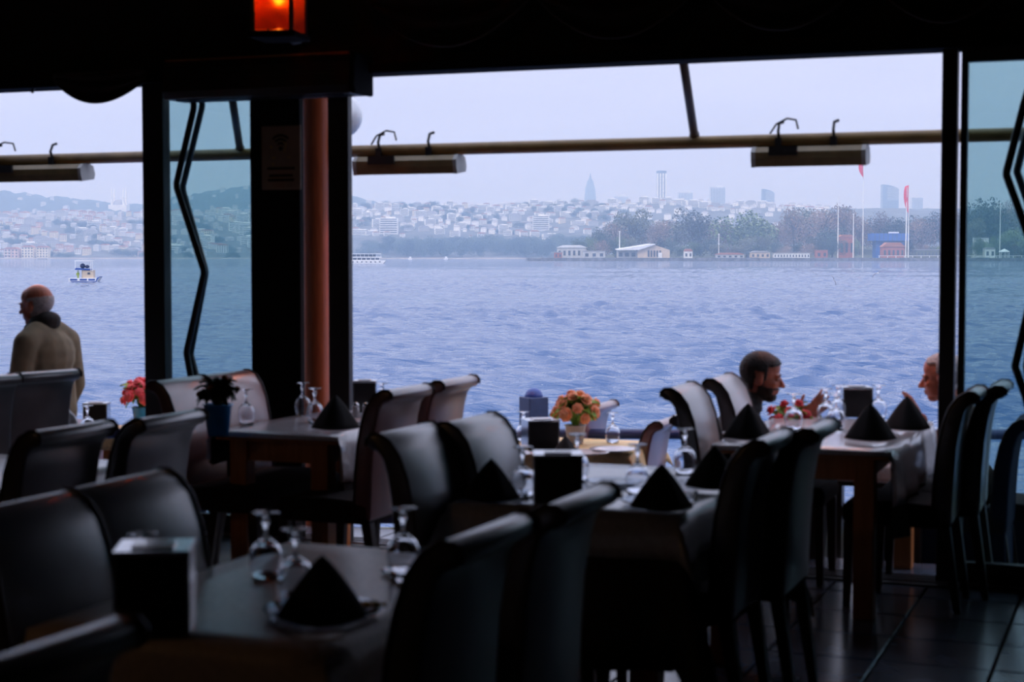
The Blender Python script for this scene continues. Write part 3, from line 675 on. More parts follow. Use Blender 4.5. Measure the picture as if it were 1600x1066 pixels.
for k in range(nb+1):
    x = -4+k*1.5; MB().tube([(x, 0, 0), (x, 0, .75)], .024, 10).build('post', M_bluep, qr, smooth=True)
    if k < nb: MB().box((x+.75, .0, .095), (1.42, .02, .17)).build('kickboard', M_wave, qr)
    if k < nb: MB().box((x+.75, .0, .27), (1.42, .012, .13)).build('lower_panel', M_navy, qr)

# mooring box with dome, on the rail
p = Pz(834, 690, DECK+.35)
p = Pd(834, 660, 11.0)
bx = thing('lamp_bollard', (p.x, p.y, DECK), 'square blue bollard with a domed cap rising above the rail', 'bollard', rz=YAW+.5)
hz_ = Pd(834, 620, 11.0).z-DECK
MB().box((0, 0, hz_/2), (.145, .145, hz_)).build('post', mat('slate_blue_paint', (.06, .10, .22), .5), bx, bevel=.006)
MB().lathe([(.062, hz_), (.06, hz_+.012), (.05, hz_+.035), (.03, hz_+.052), (.004, hz_+.058)], 18).build('dome_cap', mat('bright_blue_paint', (.04, .09, .36), .4), bx, smooth=True)

# awning front pipe with arms, heaters
M_brass = mat('ochre_painted_pipe', (.26, .16, .055), .45, scale=9, var=.2)
PV, PZ = 9.2, 2.25
def pp(px): q_ = Pv(px, 240, PV); return q_.x
pz0, pz1 = Pv(0, 251, PV).z, Pv(1470, 213, PV).z
def pipe_z(x): a, b = pp(0), pp(1470); return pz0+(pz1-pz0)*(x-a)/(b-a)
aw = thing('awning_frame', (0, PV, 0), 'long ochre awning pipe crossing the whole opening with thin support arms', 'awning frame')
xa, xb = -9.5, 4.5
MB().tube([(xa, 0, pipe_z(xa)), (xb, 0, pipe_z(xb))], .036, 14).build('front_pipe', M_brass, aw, smooth=True)
M_arm = mat('brown_painted_arm', (.07, .045, .03), .5)
def arm(p0, p1, m):
    a = Pv(p0[0], p0[1], PV); b = Pv(p1[0], p1[1], WV+.25); o_ = Vector((0, PV, 0))
    e = a+(b-a)*1.25
    MB().tube([a-o_, e-o_], .024, 10).build('arm', m, aw, smooth=True); MB().ell(a-o_, (.03, .03, .04)).build('pivot', M_arm, aw, smooth=True)
arm((1085, 212), (1068, 98), M_arm); arm((375, 233), (362, 148), M_arm)
M_house = mat('ochre_heater_housing', (.20, .145, .065), .45, scale=9, var=.2); M_cap = mat('grey_end_cap', (.42, .42, .40), .5)
M_emit = mat('glowing_heater_tube', (.9, .3, .05), .4, emit=(1, .24, .05, 200))
def heater(px0, px1, pyc, label, v=PV-.02):
    a, b = Pv(px0, pyc, v), Pv(px1, pyc, v); c = (a+b)/2; w = (b-a).length
    ztop = pipe_z(c.x)-.028
    r = thing('patio_heater', (c.x, PV, ztop-.055), label, 'heater', 'infrared heaters hanging from the awning pipe')
    prof = [(-.062, -.086), (-.075, -.03), (-.078, .02), (-.05, .058), (.01, .068), (.06, .045), (.078, -.02), (.066, -.064), (.056, -.064), (.05, -.01), (-.05, -.01), (-.053, -.086)]; prof = [(y, z*.76) for y, z in prof]
    MB().prism([(y, z) for y, z in prof], -w/2, w/2, 'x').build('housing', M_house, r)
    for s in (-1, 1): MB().prism([(y*1.04, z*1.04) for y, z in prof[:8]], s*w/2-.012, s*w/2+.012, 'x').build('end_cap', M_cap, r)
    MB().tube([(-w*.42, .0, -.026), (w*.42, .0, -.026)], .008, 8).build('heating_tube', M_emit, r)
    for s in (-.28, .22):
        MB().box((s*w, 0, .07), (.035, .1, .05)).build('bracket', M_black, r)
        MB().tube([(s*w, -.02, .08), (s*w, -.045, .13), (s*w, -.02, .175), (s*w+.02, .0, .185)], .009, 6).build('clamp', M_black, r)
    MB().tube([(-w*.36, -.03, .12), (-w*.3, -.04, .17), (-w*.2, -.04, .2), (-w*.12, -.04, .19), (-w*.1, -.04, .14)], .006, 6).build('cable', M_black, r)
    MB().box((-w*.22, -.088, .02), (w*.26, .02, .05)).build('junction_box', M_black, r)
heater(560, 716, 252, 'ochre infrared heater hanging from the pipe beside the centre pillar'); heater(1180, 1352, 240, 'ochre infrared heater hanging from the pipe above the two men')
heater(-40, 132, 266, 'ochre infrared heater hanging from the pipe above the standing man')

# globe lamp behind the pillar
p = Pd(531, 181, 10.5)
gl = thing('globe_lamp', p, 'unlit white globe lamp half hidden behind the black centre post', 'lamp')
MB().ell((0, 0, 0), .142, None, 28, 18).build('globe', mat('white_glass_globe', (.75, .77, .8), .15, coat=.5), gl, smooth=True)
MB().lathe([(.05, .12), (.06, .135), (.06, .2), (.02, .22), (.02, .3)], 14).build('fitting', M_black, gl)
w_ = Vector((cx, WV+.45+.07, p.z+.3))-p
MB().tube([(0, 0, .29), w_], .018, 8).build('arm', M_black, gl, smooth=True)

# air curtain unit over the glass panel
M_ac = mat('dark_brown_casing', (.03, .022, .018), .35, scale=6)
a, b = Pv(258, 120, 8.05), Pv(550, 120, 8.05); zt, zb = Pv(400, 91, 8.05).z, Pv(400, 151, 8.05).z
ac = thing('air_conditioner', ((a.x+b.x)/2, 8.05, (zt+zb)/2), 'long dark air conditioner mounted over the teal glass panel', 'air conditioner')
w, hh = b.x-a.x, zt-zb
MB().prism([(-.02, -hh/2), (.2, -hh/2), (.2, hh/2), (-.0, hh/2), (-.03, hh*.3), (-.04, -hh*.3)], -w/2, w/2, 'x').build('casing', M_ac, ac, bevel=.008)
MB().prism([(-.025, -hh*.52), (.205, -hh*.52), (.205, hh*.52), (-.005, hh*.52), (-.035, hh*.3), (-.045, -hh*.3)], w/2, w/2+.03, 'x').build('end_panel', M_matte, ac, bevel=.01)
MB().box((0, -.045, hh*.05), (w*.86, .008, hh*.08)).build('front_slot', M_black, ac)
for k in range(3): MB().box((0, .03+.05*k, -hh/2-.002), (w*.9, .03, .008)).build('louvre', M_black, ac)
MB().box((0, -.012, hh/2+.006), (w*.98, .016, .012)).build('top_trim', mat('copper_trim', (.6, .25, .08), .3, .6), ac)
# junction of the end: rounded pipe elbow beside the unit
# lantern above
M_amber = bpy.data.materials.new('amber_lamp_glass'); M_amber.use_nodes = True
t = M_amber.node_tree; b_ = t.nodes['Principled BSDF']; b_.inputs['Base Color'].default_value = (.75, .16, .02, 1); b_.inputs['Transmission Weight'].default_value = .75; b_.inputs['Roughness'].default_value = .35
M_brass2 = mat('old_brass', (.55, .38, .12), .35, .9, scale=20)
p = Pd(436, 20, 8.2)
ln = thing('wall_lantern', (p.x, p.y, p.z), 'glowing amber glass lantern on the wall above the air conditioner', 'lamp', rz=.15)
hw = .098
for s, (dx, dy, sx, sy) in enumerate(((0, -hw, 2*hw, .006), (0, hw, 2*hw, .006), (-hw, 0, .006, 2*hw), (hw, 0, .006, 2*hw))): MB().box((dx, dy, .06), (sx, sy, .3)).build('pane', M_amber, ln)
for dx in (-hw, hw):
    for dy in (-hw, hw): MB().box((dx, dy, .06), (.018, .018, .34)).build('corner_post', M_black, ln)
MB().box((0, 0, -.115), (.24, .24, .03)).build('base', M_matte, ln, bevel=.006)
MB().prism([(-.15, .21), (.15, .21), (.05, .33), (-.05, .33)], -.12, .12).build('cap', M_black, ln)
MB().lathe([(.045, -.1), (.045, -.09), (.02, -.08), (.016, -.02), (.03, 0), (.034, .03), (.02, .04)], 14).build('candle_holder', M_brass2, ln, smooth=True)
MB().ell((0, 0, .085), (.026, .026, .045)).build('bulb', mat('lit_bulb', (1, .6, .2), .4, emit=(1, .35, .06, 60)), ln, smooth=True)
lp = bpy.data.lights.new('lantern_bulb', 'POINT'); lpo = bpy.data.objects.new('lantern_bulb', lp); C.objects.link(lpo); lpo.parent = ln; lpo.location = (0, -.02, .085)
lp.energy = 2.2; lp.color = (1, .42, .1); lp.shadow_soft_size = .03
MB().tube([(0, .12, -.1), (0, .2, -.12), (0, .3, -.1)], .012, 8).build('wall_bracket', M_black, ln)

# notice plate on the pillar
a, b = Pv(408, 197, WV-.056), Pv(470, 296, WV-.056); c = (a+b)/2
M_plate = mat('brown_plate', (.30, .21, .15), .35, scale=6); M_pr = mat('black_print', (.006, .006, .006), .5); M_fleck = mat('gold_fleck_metal', (.5, .33, .12), .3, .8)
sg = thing('notice_plate', (c.x, WV-.0505, c.z), 'dark brown notice plate with a wireless signal symbol on the pillar', 'sign')
pw, ph = (b.x-a.x), (a.z-b.z)
MB().box((0, 0, 0), (pw, .012, ph)).build('plate', M_plate, sg, bevel=.006)
for r_ in (.075, .053, .031):
    prof = [(r_*math.cos(x_), r_*math.sin(x_)) for x_ in [math.radians(45+i*9) for i in range(11)]]+[((r_-.012)*math.cos(x_), (r_-.012)*math.sin(x_)) for x_ in [math.radians(135-i*9) for i in range(11)]]
    MB().prism([(x_, z_+.055) for x_, z_ in prof], -.009, -.006).build('signal_arc', M_pr, sg)
MB().lathe([(.012, 0), (.012, .003)], 16).build('signal_dot', M_pr, sg).location = (0, -.006, .05)
bpy.data.objects[sg.children[-1].name].rotation_euler = (PI/2, 0, 0)
for z_, w_ in ((-.06, .7), (-.1, .6), (-.125, .66)): MB().box((0, -.0065, z_), (pw*w_, .003, .014)).build('worn_print', M_pr, sg)
for x_, z_, w_, h_, an in ((-.06, .06, .014, .022, -.6), (-.045, 0, .02, .01, 0), (-.05, -.035, .02, .01, .5), (.03, .055, .008, .055, .2), (.02, .09, .008, .03, -.2), (.05, .0, .02, .006, 0)):
    MB().box((x_, -.007, z_), (w_, .003, h_), ry=an).build('gold_fleck', M_fleck, sg)  # small gold metallic flecks scattered over the plate

# drapery swags along the beam
def swag(px0, px1, zt_, drop, v, label):
    a, b = Pv(px0, 100, v).x, Pv(px1, 100, v).x; mb = MB(); vs_, fs = [], []; n, m_ = 24, 10
    for j in range(m_+1):
        for i in range(n+1):
            u = i/n; s_ = j/m_; d_ = drop*(1-(2*u-1)**2)**1.0
            vs_.append((a+(b-a)*u, v-.035*math.sin(s_*PI*4.5)*(1-(2*u-1)**2)-.01, zt_-.12*s_*.4-d_*s_))
    for j in range(m_):
        for i in range(n): q_ = j*(n+1)+i; fs.append((q_, q_+1, q_+n+2, q_+n+1))
    o = mb.add(vs_, fs).build('swag', M_fabric, None, smooth=True); s = o.modifiers.new('cloth', 'SOLIDIFY'); s.thickness = .008
    return tag(o, label, 'drapery', 'dark swags along the beam')
zz = Pv(160, 163, 8.14).z
swag(86, 232, zz+.048+(2.605-zz), 2.605-zz, 8.14, 'dark scalloped swag drooping below the beam at the left opening')
zt2 = Pv(700, 62, 8.14).z
for i, (a_, b_) in enumerate(((575, 835), (835, 1095), (1095, 1355), (1355, 1600))):
    swag(a_, b_, zt2+.25, .25, 8.12, ('dark swag above the opening beside the air conditioner', 'dark swag above the opening over the orange flowers', 'dark swag above the opening over the men', 'dark swag above the right glass')[i])
p = Pv(53, 138, WV-.06)
hk = thing('hook', (p.x, WV-.06, p.z), 'small black hook under the left header beam', 'hook')
MB().tube([(0, 0, .06), (0, 0, .0), (-.012, 0, -.022), (-.022, 0, -.012)], .01, 8).build('stem', M_black, hk)
# ------------------------------------------------------------------ furniture
M_leather = mat('dark_brown_leather', (.072, .060, .064), .34, scale=7, var=.3, bump=.06, coat=.55)
M_leather.node_tree.nodes['Principled BSDF'].inputs['Coat Roughness'].default_value = .26
M_leather2 = mat('maroon_leather', (.20, .055, .046), .36, scale=7, var=.3, bump=.06, coat=.4)
M_leather2.node_tree.nodes['Principled BSDF'].inputs['Coat Roughness'].default_value = .26
for m_ in (M_leather, M_leather2):
    b_ = m_.node_tree.nodes['Principled BSDF']; b_.inputs['Sheen Weight'].default_value = .6 if m_ is M_leather else .25; b_.inputs['Sheen Roughness'].default_value = .35; b_.inputs['Coat Weight'].default_value = .9; b_.inputs['Specular IOR Level'].default_value = .9; b_.inputs['Coat IOR'].default_value = 1.75
M_seat = mat('dark_seat_cloth', (.022, .015, .015), .85, scale=30, bump=.05, spec=.2)
M_seam = mat('leather_piping', (.03, .014, .013), .5, scale=20)
M_leg = wood('dark_stained_wood', (.02, .012, .009), (.035, .02, .014), .4)
M_wood = wood('orange_brown_wood', (.46, .14, .03), (.62, .22, .06), .42)
M_cloth = mat('grey_beige_tablecloth', (.55, .54, .56), .5, scale=60, bump=.05); M_clothb = mat('brown_tablecloth', (.80, .67, .58), .5, scale=60, bump=.05)
M_clothw = mat('pale_tablecloth', (.70, .70, .74), .45, scale=60, bump=.05); M_clothy = mat('cream_yellow_tablecloth', (.88, .66, .33), .6, scale=60, bump=.05)
for m_, cw_, cr_ in ((M_cloth, .8, .16), (M_clothb, .5, .24), (M_clothw, 1, .12)):      # wipe-clean glossy table covers
    b_ = m_.node_tree.nodes['Principled BSDF']; b_.inputs['Coat Weight'].default_value = cw_; b_.inputs['Coat Roughness'].default_value = cr_
CH = 1.0
def make_chair(M_leather):
    r = thing('dining_chair', (0, 0, 0), '.', 'chair')
    outer = [(-.165, .40), (-.172, .60), (-.186, .74), (-.208, .85), (-.237, .928), (-.272, .974), (-.312, .997), (-.345, .996), (-.363, .979), (-.362, .956), (-.345, .942), (-.322, .938),
             (-.300, .91), (-.284, .85), (-.268, .75), (-.258, .6), (-.250, .40)]
    bk = MB().prism(outer, -.225, .225).build('backrest', M_leather, r, bevel=.012, seg=3)
    for p in bk.data.polygons: p.use_smooth = True
    for y in (-.226, .226): MB().tube([(x, y*.985, z) for x, z in outer[:10]], .006, 6).build('piping', M_seam, bk, smooth=True)
    MB().prism([(-.245, .38), (.21, .38), (.235, .40), (.24, .455), (.215, .485), (0, .497), (-.2, .485), (-.245, .47)], -.225, .225).build('seat', M_seat, r, bevel=.014, seg=3)
    if M_leather is M_cover: MB().prism([(-.25, .12), (.235, .12), (.235, .40), (-.245, .40)], -.227, .227).build('cover_skirt', M_cover, r, bevel=.01)
    for x, dx in ((-.22, -.06), (.205, .01)):
        for y in (-.19, .19):
            MB().add([(x+sx*.024, y+sy*.024, .39) for sx, sy in ((-1,-1),(1,-1),(1,1),(-1,1))]+[(x+dx+sx*.016, y+sy*.016, 0) for sx, sy in ((-1,-1),(1,-1),(1,1),(-1,1))],
                     [(0,1,2,3), (7,6,5,4), (0,4,5,1), (1,5,6,2), (2,6,7,3), (3,7,4,0)]).build('leg', M_leg, r)
    return r
M_cover = mat('navy_slip_cover', (.012, .018, .04), .9, scale=25, spec=.2)
proto_chair = {}
def chair_at(x, y, z, rz, label, group='scroll-backed leather dining chairs', maroon=False):
    m_ = maroon if maroon not in (True, False) else M_leather2 if maroon else M_leather
    if m_ not in proto_chair:
        o = proto_chair[m_] = make_chair(m_); o.location = (x, y, z); o.rotation_euler = (0, 0, rz); o['label'] = label; o['group'] = group; return o
    return dup(proto_chair[m_], (x, y, z), rz, label, group)
def chair(px, py, face, label, floor=0.0, tw=0.0):
    p = Pz(px, py, floor+CH-.01); rz = (0 if face > 0 else PI)+tw
    return chair_at(p.x+.32*math.cos(rz), p.y+.32*math.sin(rz), floor, rz, label, maroon=M_cover if px == 1655 else px in (633, 710, 280, 352, 940))
CHAIRS = [
 (1522, 610, -1, 'nearer chair at the right side of the right table, beside the twin posts', 0),
 (1563, 601, -1, 'second chair beside the twin posts, in front of the teal glass', 0),
 (1204, 682, -1, 'lit-topped chair at the right side of the middle table, nearer of its pair', 0),
 (1277, 665, -1, 'farther chair of the pair on the right side of the middle table', 0),
 (757, 828, -1, 'black-backed chair right of the front table, nearer of its pair', 0),
 (902, 776, -1, 'black-backed chair right of the front table, farther of its pair', 0),
 (633, 607, -1, 'reddish brown chair beside the centre pillar, nearer of its pair', 0),
 (710, 593, -1, 'reddish brown chair against the water, farther of the pair by the centre pillar', 0),
 (68, 582, -1, 'dark chair in front of the standing man', 0),
 (-28, 590, -1, 'dark chair cut by the left picture edge beside the standing man', 0),
 (110, 668, -1, 'black chair with a shiny top left of the table with the blue pot', 0),
 (262, 650, -1, 'black shiny-topped chair just in front of the blue pot', 0),
 (62, 1012, -1, 'nearly black chair in the lower left corner, nearest of all', 0),
 (1065, 604, 1, 'pale lit chair left of the seated bearded man, nearer of its pair', 0),
 (1127, 590, 1, 'pale lit chair directly behind the seated bearded man', 0),
 (634, 672, 1, 'grey lit chair at the left side of the middle table, nearer of its pair', 0),
 (736, 655, 1, 'grey lit chair at the left side of the middle table, farther of its pair', 0),
 (280, 593, 1, 'purplish chair right of the red flowers in the blue pot', 0),
 (352, 584, 1, 'maroon chair seen through the teal glass behind the dark plant', 0),
 (190, 752, 1, 'grey-sheened chair left of the front table, farther of its pair', 0),
 (28, 788, 1, 'grey-sheened chair cut by the left edge beside the front table', 0),
 (1655, 642, -1, 'navy slip-covered terrace chair seen through the right teal glass', DECK)]
for px, py, f, lab, fl in CHAIRS: chair(px, py, f, lab, fl, R.uniform(-.03, .03)-(.22 if px in (68, -28) else 0))
# maroon chairs of the terrace table
for px, py, dist, lab in ((941, 631, 10.25, 'small reddish chair on the terrace right of the orange flowers'), (1040, 656, 9.62, 'maroon terrace chair at the right end of the orange flower table')):
    p = Pd(px, py, dist); k = (p.z-DECK)/(CH-.01)
    o = chair_at(p.x-.32*k, p.y, DECK, PI, lab, maroon=True); o.scale = (k, k, k)
# the men's chairs
def cshift(px, py, dist): return Pd(px, py, dist)

M_under = mat('black_undercloth', (.014, .012, .014), .7, scale=60, bump=.05)
def table(u0, u1, v0, v1, zf, label, cl_label, cm, over_u=.22, over_v=.03, h=.745, wm=None, leg=.09, apron=True, under=None):
    wm = wm or M_wood; cx_, cy_ = (u0+u1)/2, (v0+v1)/2; w, d = u1-u0, v1-v0
    r = thing('dining_table', (cx_, cy_, zf), label, 'table', 'dining tables')
    MB().box((0, 0, h-.017), (w, d, .034)).build('table_top', wm, r, bevel=.004)
    if apron:
        for s in (-1, 1):
            MB().box((0, s*(d/2-.07), h-.085), (w-.16, .022, .1)).build('apron', wm, r); MB().box((s*(w/2-.11), 0, h-.085), (.022, d-.16, .1)).build('apron', wm, r)
    for sx in (-1, 1):
        for sy in (-1, 1): MB().box((sx*(w/2-.11), sy*(d/2-.07), (h-.034)/2), (leg, leg, h-.034)).build('leg', wm, r, bevel=.004)
    drape(w, d, cx_, cy_, zf, h, over_u, over_v, cm, cl_label, u0, v0, .0045 if under else .0, 'tablecloth')
    if under: drape(w, d, cx_, cy_, zf, h, under[0], under[1], M_under, 'long black undercloth hanging below the '+under[2], u0, v0, 0, 'undercloth', .02)
    return r
def drape(w, d, cx_, cy_, zf, h, over_u, over_v, cm, cl_label, u0, v0, lift, nm, inn=0):
    # draped cloth
    a, b = w/2+.004+lift*2, d/2+.004+lift*2; xs, ys_ = [], []
    def axis(half, ov, n):
        l_, r_ = ov if isinstance(ov, tuple) else (ov, ov); return [-half-l_*(1-k/4) for k in range(4)]+[-half+2*half*k/n for k in range(n+1)]+[half+r_*(k+1)/4 for k in range(4)]
    X = axis(a, over_u, 8); Y = axis(b, over_v, 10); vs_ = []
    for y in Y:
        for x in X:
            ox, oy = max(abs(x)-a, 0), max(abs(y)-b, 0); sx, sy = (1 if x > 0 else -1), (1 if y > 0 else -1)
            px_, py_, pz_ = max(-a, min(a, x)), max(-b, min(b, y)), h+.0008+lift
            if ox and oy:
                rr_ = math.hypot(ox, oy); th = math.atan2(oy, ox); fx = rr_*(.10+.34*math.sin(2*th)**2)
                px_ += sx*(math.cos(th)*fx+.006); py_ += sy*(math.sin(th)*fx+.006); pz_ -= rr_*.93
            elif ox: px_ += sx*(.006+ox*(.10+.09*math.sin(y*17+u0))); pz_ -= ox
            elif oy: py_ += sy*(.006+oy*(.10+.09*math.sin(x*17+v0))); pz_ -= oy
            vs_.append((px_, py_, pz_))
    n = len(X); fs = [(j*n+i, j*n+i+1, (j+1)*n+i+1, (j+1)*n+i) for j in range(len(Y)-1) for i in range(n-1)]
    o = MB().add(vs_, fs).build(nm, cm, None, smooth=True); o.location = (cx_, cy_, zf)
    s = o.modifiers.new('cloth', 'SOLIDIFY'); s.thickness = .003; s.offset = 1
    tag(o, cl_label, 'tablecloth', 'tablecloths')
table(-1.82, -1.05, 7.3, 8.7, 0, 'dining table at the right in front of the two seated men', 'pale cloth on the right table before the two men, hanging at its right side', M_clothw, (.16, .24), .02, under=((.16, .38), .012, 'right table'))
table(-2.22, -1.435, 5.22, 6.42, 0, 'dining table in the middle holding the napkin tents and black napkin box', 'grey cloth with pointed corners on the middle table', M_cloth, (.12, .16), .14, under=((.2, .42), .50, 'middle table'))
table(-2.36, -1.63, 3.12, 4.32, 0, 'nearest dining table at the front left with upturned glasses', 'brown cloth on the nearest table at the front left', M_clothb, .14, .12, under=((.2, .34), .30, 'nearest table'))
table(-4.22, -3.56, 6.98, 8.15, 0, 'dining table left of the centre pillar with an orange wooden leg', 'pale grey cloth on the table left of the centre pillar', M_clothw, (.14, .22), .02, under=((.16, .38), .012, 'table left of the pillar'))
table(-6.5, -5.74, 6.55, 7.9, 0, 'dining table at the left edge beyond the dark chairs', 'pale cloth on the table at the left edge beyond the dark chairs', M_clothw, .2, .1)
table(-4.72, -3.86, 4.55, 5.85, 0, 'dining table hidden behind the shiny-topped black chairs at left', 'grey cloth on the table behind the shiny-topped black chairs', M_cloth, .16, .1)
table(-3.5, -2.70, 8.85, 9.5, DECK, 'terrace table with the orange flowers', 'cream yellow cloth on the terrace table with the orange flowers', M_clothy, .12, .12, wm=M_leg)
table(-6.25, -5.42, 8.85, 9.33, DECK, 'terrace table with the red flowers at left', 'cream cloth on the terrace table with the red flowers', M_clothy, .1, .12)
table(-1.78, -1.05, 8.92, 9.6, DECK, 'terrace table between the two seated men', 'pale cloth on the terrace table between the two seated men', M_clothw, .1, .1, wm=M_leg)

# ------------------------------------------------------------------ tableware
M_glass = glass_mat('clear_glass'); M_plate_g = glass_mat('smoky_plate_glass', (.75, .78, .82), .05)
M_china = mat('white_china', (.72, .72, .74), .2, scale=10, coat=.4)
M_napk = mat('black_napkin_cloth', (.005, .005, .007), .9, scale=80, bump=.05)
M_chrome = mat('polished_steel', (.62, .63, .65), .18, 1, scale=10); M_boxb = mat('black_plastic', (.008, .008, .009), .35, scale=10)
def glass_mesh():
    o = [(.034, 0), (.0395, .02), (.044, .045), (.043, .068), (.034, .09), (.018, .103), (.007, .112), (.0052, .125), (.0055, .14), (.010, .1455), (.0115, .151), (.010, .1565), (.006, .16), (.008, .168), (.02, .1725), (.036, .1745), (.0365, .1765), (.0, .1775)]
    i = [(.0, .101), (.015, .099), (.0315, .0875), (.041, .067), (.042, .045), (.0375, .02), (.0325, 0)]
    return MB().lathe([(max(r, .0004), z) for r, z in i+o[:-1]+[(.0004, .1775)]], 22, closed=False).mesh('wine_glass', M_glass, True)
GM = glass_mesh()
def wine_glass(px, py, z, label, sc=1.0):
    p = Pz(px, py, z+.002); o = link('wine_glass', GM); o.location = (p.x, p.y, z+.0035); o.scale = (sc,)*3
    tag(o, label, 'glass', 'upturned wine glasses'); return o
Z1 = .7485; ZD = DECK+.7485
def napkin_mesh(seed):
    q = random.Random(seed); mb = MB(); vs_ = []; n, m_ = 16, 8
    for j in range(m_+1):
        t_ = j/m_; sc_ = (1-t_)**.82
        for i in range(n+1):
            a_ = -PI*.62+PI*1.24*i/n; rr_ = (.102 if True else 0)*sc_*(1+.13*math.cos(3*a_))
            vs_.append((rr_*math.sin(a_)*1.0, -rr_*math.cos(a_)*.85+.02*t_, .142*t_))
    for j in range(m_):
        for i in range(n): k = j*(n+1)+i; mb.f.append((k, k+1, k+n+2, k+n+1))
    mb.v = vs_; return mb.mesh('napkin', M_napk, True)
NM = napkin_mesh(1)
def napkin(px, py, z, label, sc=1.0, rz=None, sx=1.0):
    p = Pz(px, py, z+.004); o = link('napkin', NM); o.location = (p.x, p.y, z+.006); o.rotation_euler = (0, 0, YAW+.05 if rz is None else rz); o.scale = (sc*sx, sc, sc)
    s = o.modifiers.new('cloth', 'SOLIDIFY'); s.thickness = .004
    tag(o, label, 'napkin', 'folded black napkins'); return o
PM = MB().lathe([(.0004, .0), (.07, 0), (.085, .004), (.118, .012), (.138, .016), (.140, .019), (.115, .016), (.085, .009), (.0004, .007)], 32).mesh('plate', M_plate_g, True)
PMC = MB().lathe([(.0004, .0), (.07, 0), (.085, .004), (.118, .012), (.138, .016), (.140, .019), (.115, .016), (.085, .009), (.0004, .007)], 32).mesh('plate', M_china, True)
def plate(px, py, z, label, sc=1.0, china=False):
    p = Pz(px, py, z+.004); o = link('plate', PMC if china else PM); o.location = (p.x, p.y, z+.0045); o.scale = (sc,)*3
    tag(o, label, 'plate', 'glass plates'); return o
def nap_box(px0, px1, pyt, pyb, z, label, rz=YAW, depth=.13, cap=True):
    p0, p1 = Pz(px0, pyb, z), Pz(px1, pyb, z); c = (p0+p1)/2; w = (p1-p0).length
    d_ = (c-O).dot(FH); h_ = (EYE-(pyt-400)*d_/FPX)-z
    r = thing('napkin_holder', (c.x, c.y, z+.002), label, 'napkin holder', 'napkin holders', rz)
    MB().box((0, depth/2, h_*.5), (w, depth, h_-.012)).build('case', M_boxb, r, bevel=.006)
    for s in (-1, 1): MB().box((s*(w/2+.003), depth/2, h_*.5), (.006, depth*.96, h_-.02)).build('side_plate', M_chrome, r)
    if cap: MB().box((0, depth/2, h_-.006), (w+.014, depth+.012, .012)).build('top_plate', M_chrome, r, bevel=.003)
    MB().box((0, depth*.45, h_+.002), (w*.6, depth*.5, .006)).build('paper_slot', M_china, r)
    return r
# nearest table
nap_box(182, 292, 866, 1004, Z1, 'black napkin box with mirrored sides at the near left of the front table', YAW+.1, .16)
plate(505, 962, Z1, 'glass plate under the napkin on the front table', 1.0); napkin(503, 966, Z1+.014, 'black napkin tent on the glass plate of the front table', 1.0)
plate(640, 898, Z1, 'small glass plate under the right upturned glass of the front table', .55)
wine_glass(416, 906, Z1, 'upturned wine glass at the left of the front table, behind the napkin'); wine_glass(462, 938, Z1, 'upturned wine glass touching the left side of the front napkin')
wine_glass(630, 898, Z1+.008, 'upturned wine glass at the right of the front table'); wine_glass(222, 955, Z1, 'upturned wine glass behind the front napkin box', 1.06)
# middle table
nap_box(836, 908, 713, 792, Z1, 'black napkin box in the middle of the middle table', YAW, .14)
plate(768, 776, Z1, 'glass plate under the left napkin of the middle table', .95); napkin(768, 779, Z1+.013, 'black napkin tent left on the middle table in front of the grey chair', .95)
plate(1030, 789, Z1, 'glass plate under the right napkin of the middle table', .95); napkin(1035, 793, Z1+.013, 'black napkin tent right on the middle table', 1.0)
plate(1118, 757, Z1, 'glass plate at the far right of the middle table', .8); napkin(1118, 760, Z1+.011, 'black napkin tent behind the clear glass at the far right of the middle table', 1.02)
wine_glass(817, 777, Z1, 'upturned wine glass beside the left napkin of the middle table'); wine_glass(996, 772, Z1, 'upturned wine glass left of the right napkin on the middle table')
wine_glass(1070, 741, Z1, 'upturned wine glass right of the right napkin on the middle table'); wine_glass(902, 752, Z1, 'upturned wine glass behind the napkin box of the middle table')
plate(960, 757, Z1, 'glass plate behind the napkin box on the middle table', .8)
# right table
nap_box(1319, 1362, 606, 655, Z1, 'black napkin box beside the older man on the right table', YAW, .12)
MB_ = None
for px, py, lab, s_ in ((1170, 682, 'black napkin tent at the left of the right table', 1.1), (1362, 684, 'black napkin tent in front of the napkin box on the right table', 1.12), (1419, 668, 'black napkin tent beside the older man', 1.1)):
    plate(px, py, Z1, 'china plate under the '+lab.replace('black ', ''), .9, True); napkin(px, py+2, Z1+.013, lab, s_)
for px, py, lab in ((1240, 672, 'upturned wine glass in front of the red flowers on the right table'), (1290, 662, 'upturned wine glass left in the cluster beside the right napkin box'), (1306, 672, 'upturned wine glass right in the cluster beside the right napkin box'),
                    (1310, 655, 'upturned wine glass at the back of the cluster beside the right napkin box'), (1372, 655, 'upturned wine glass right of the right napkin box')):
    wine_glass(px, py, Z1, lab)
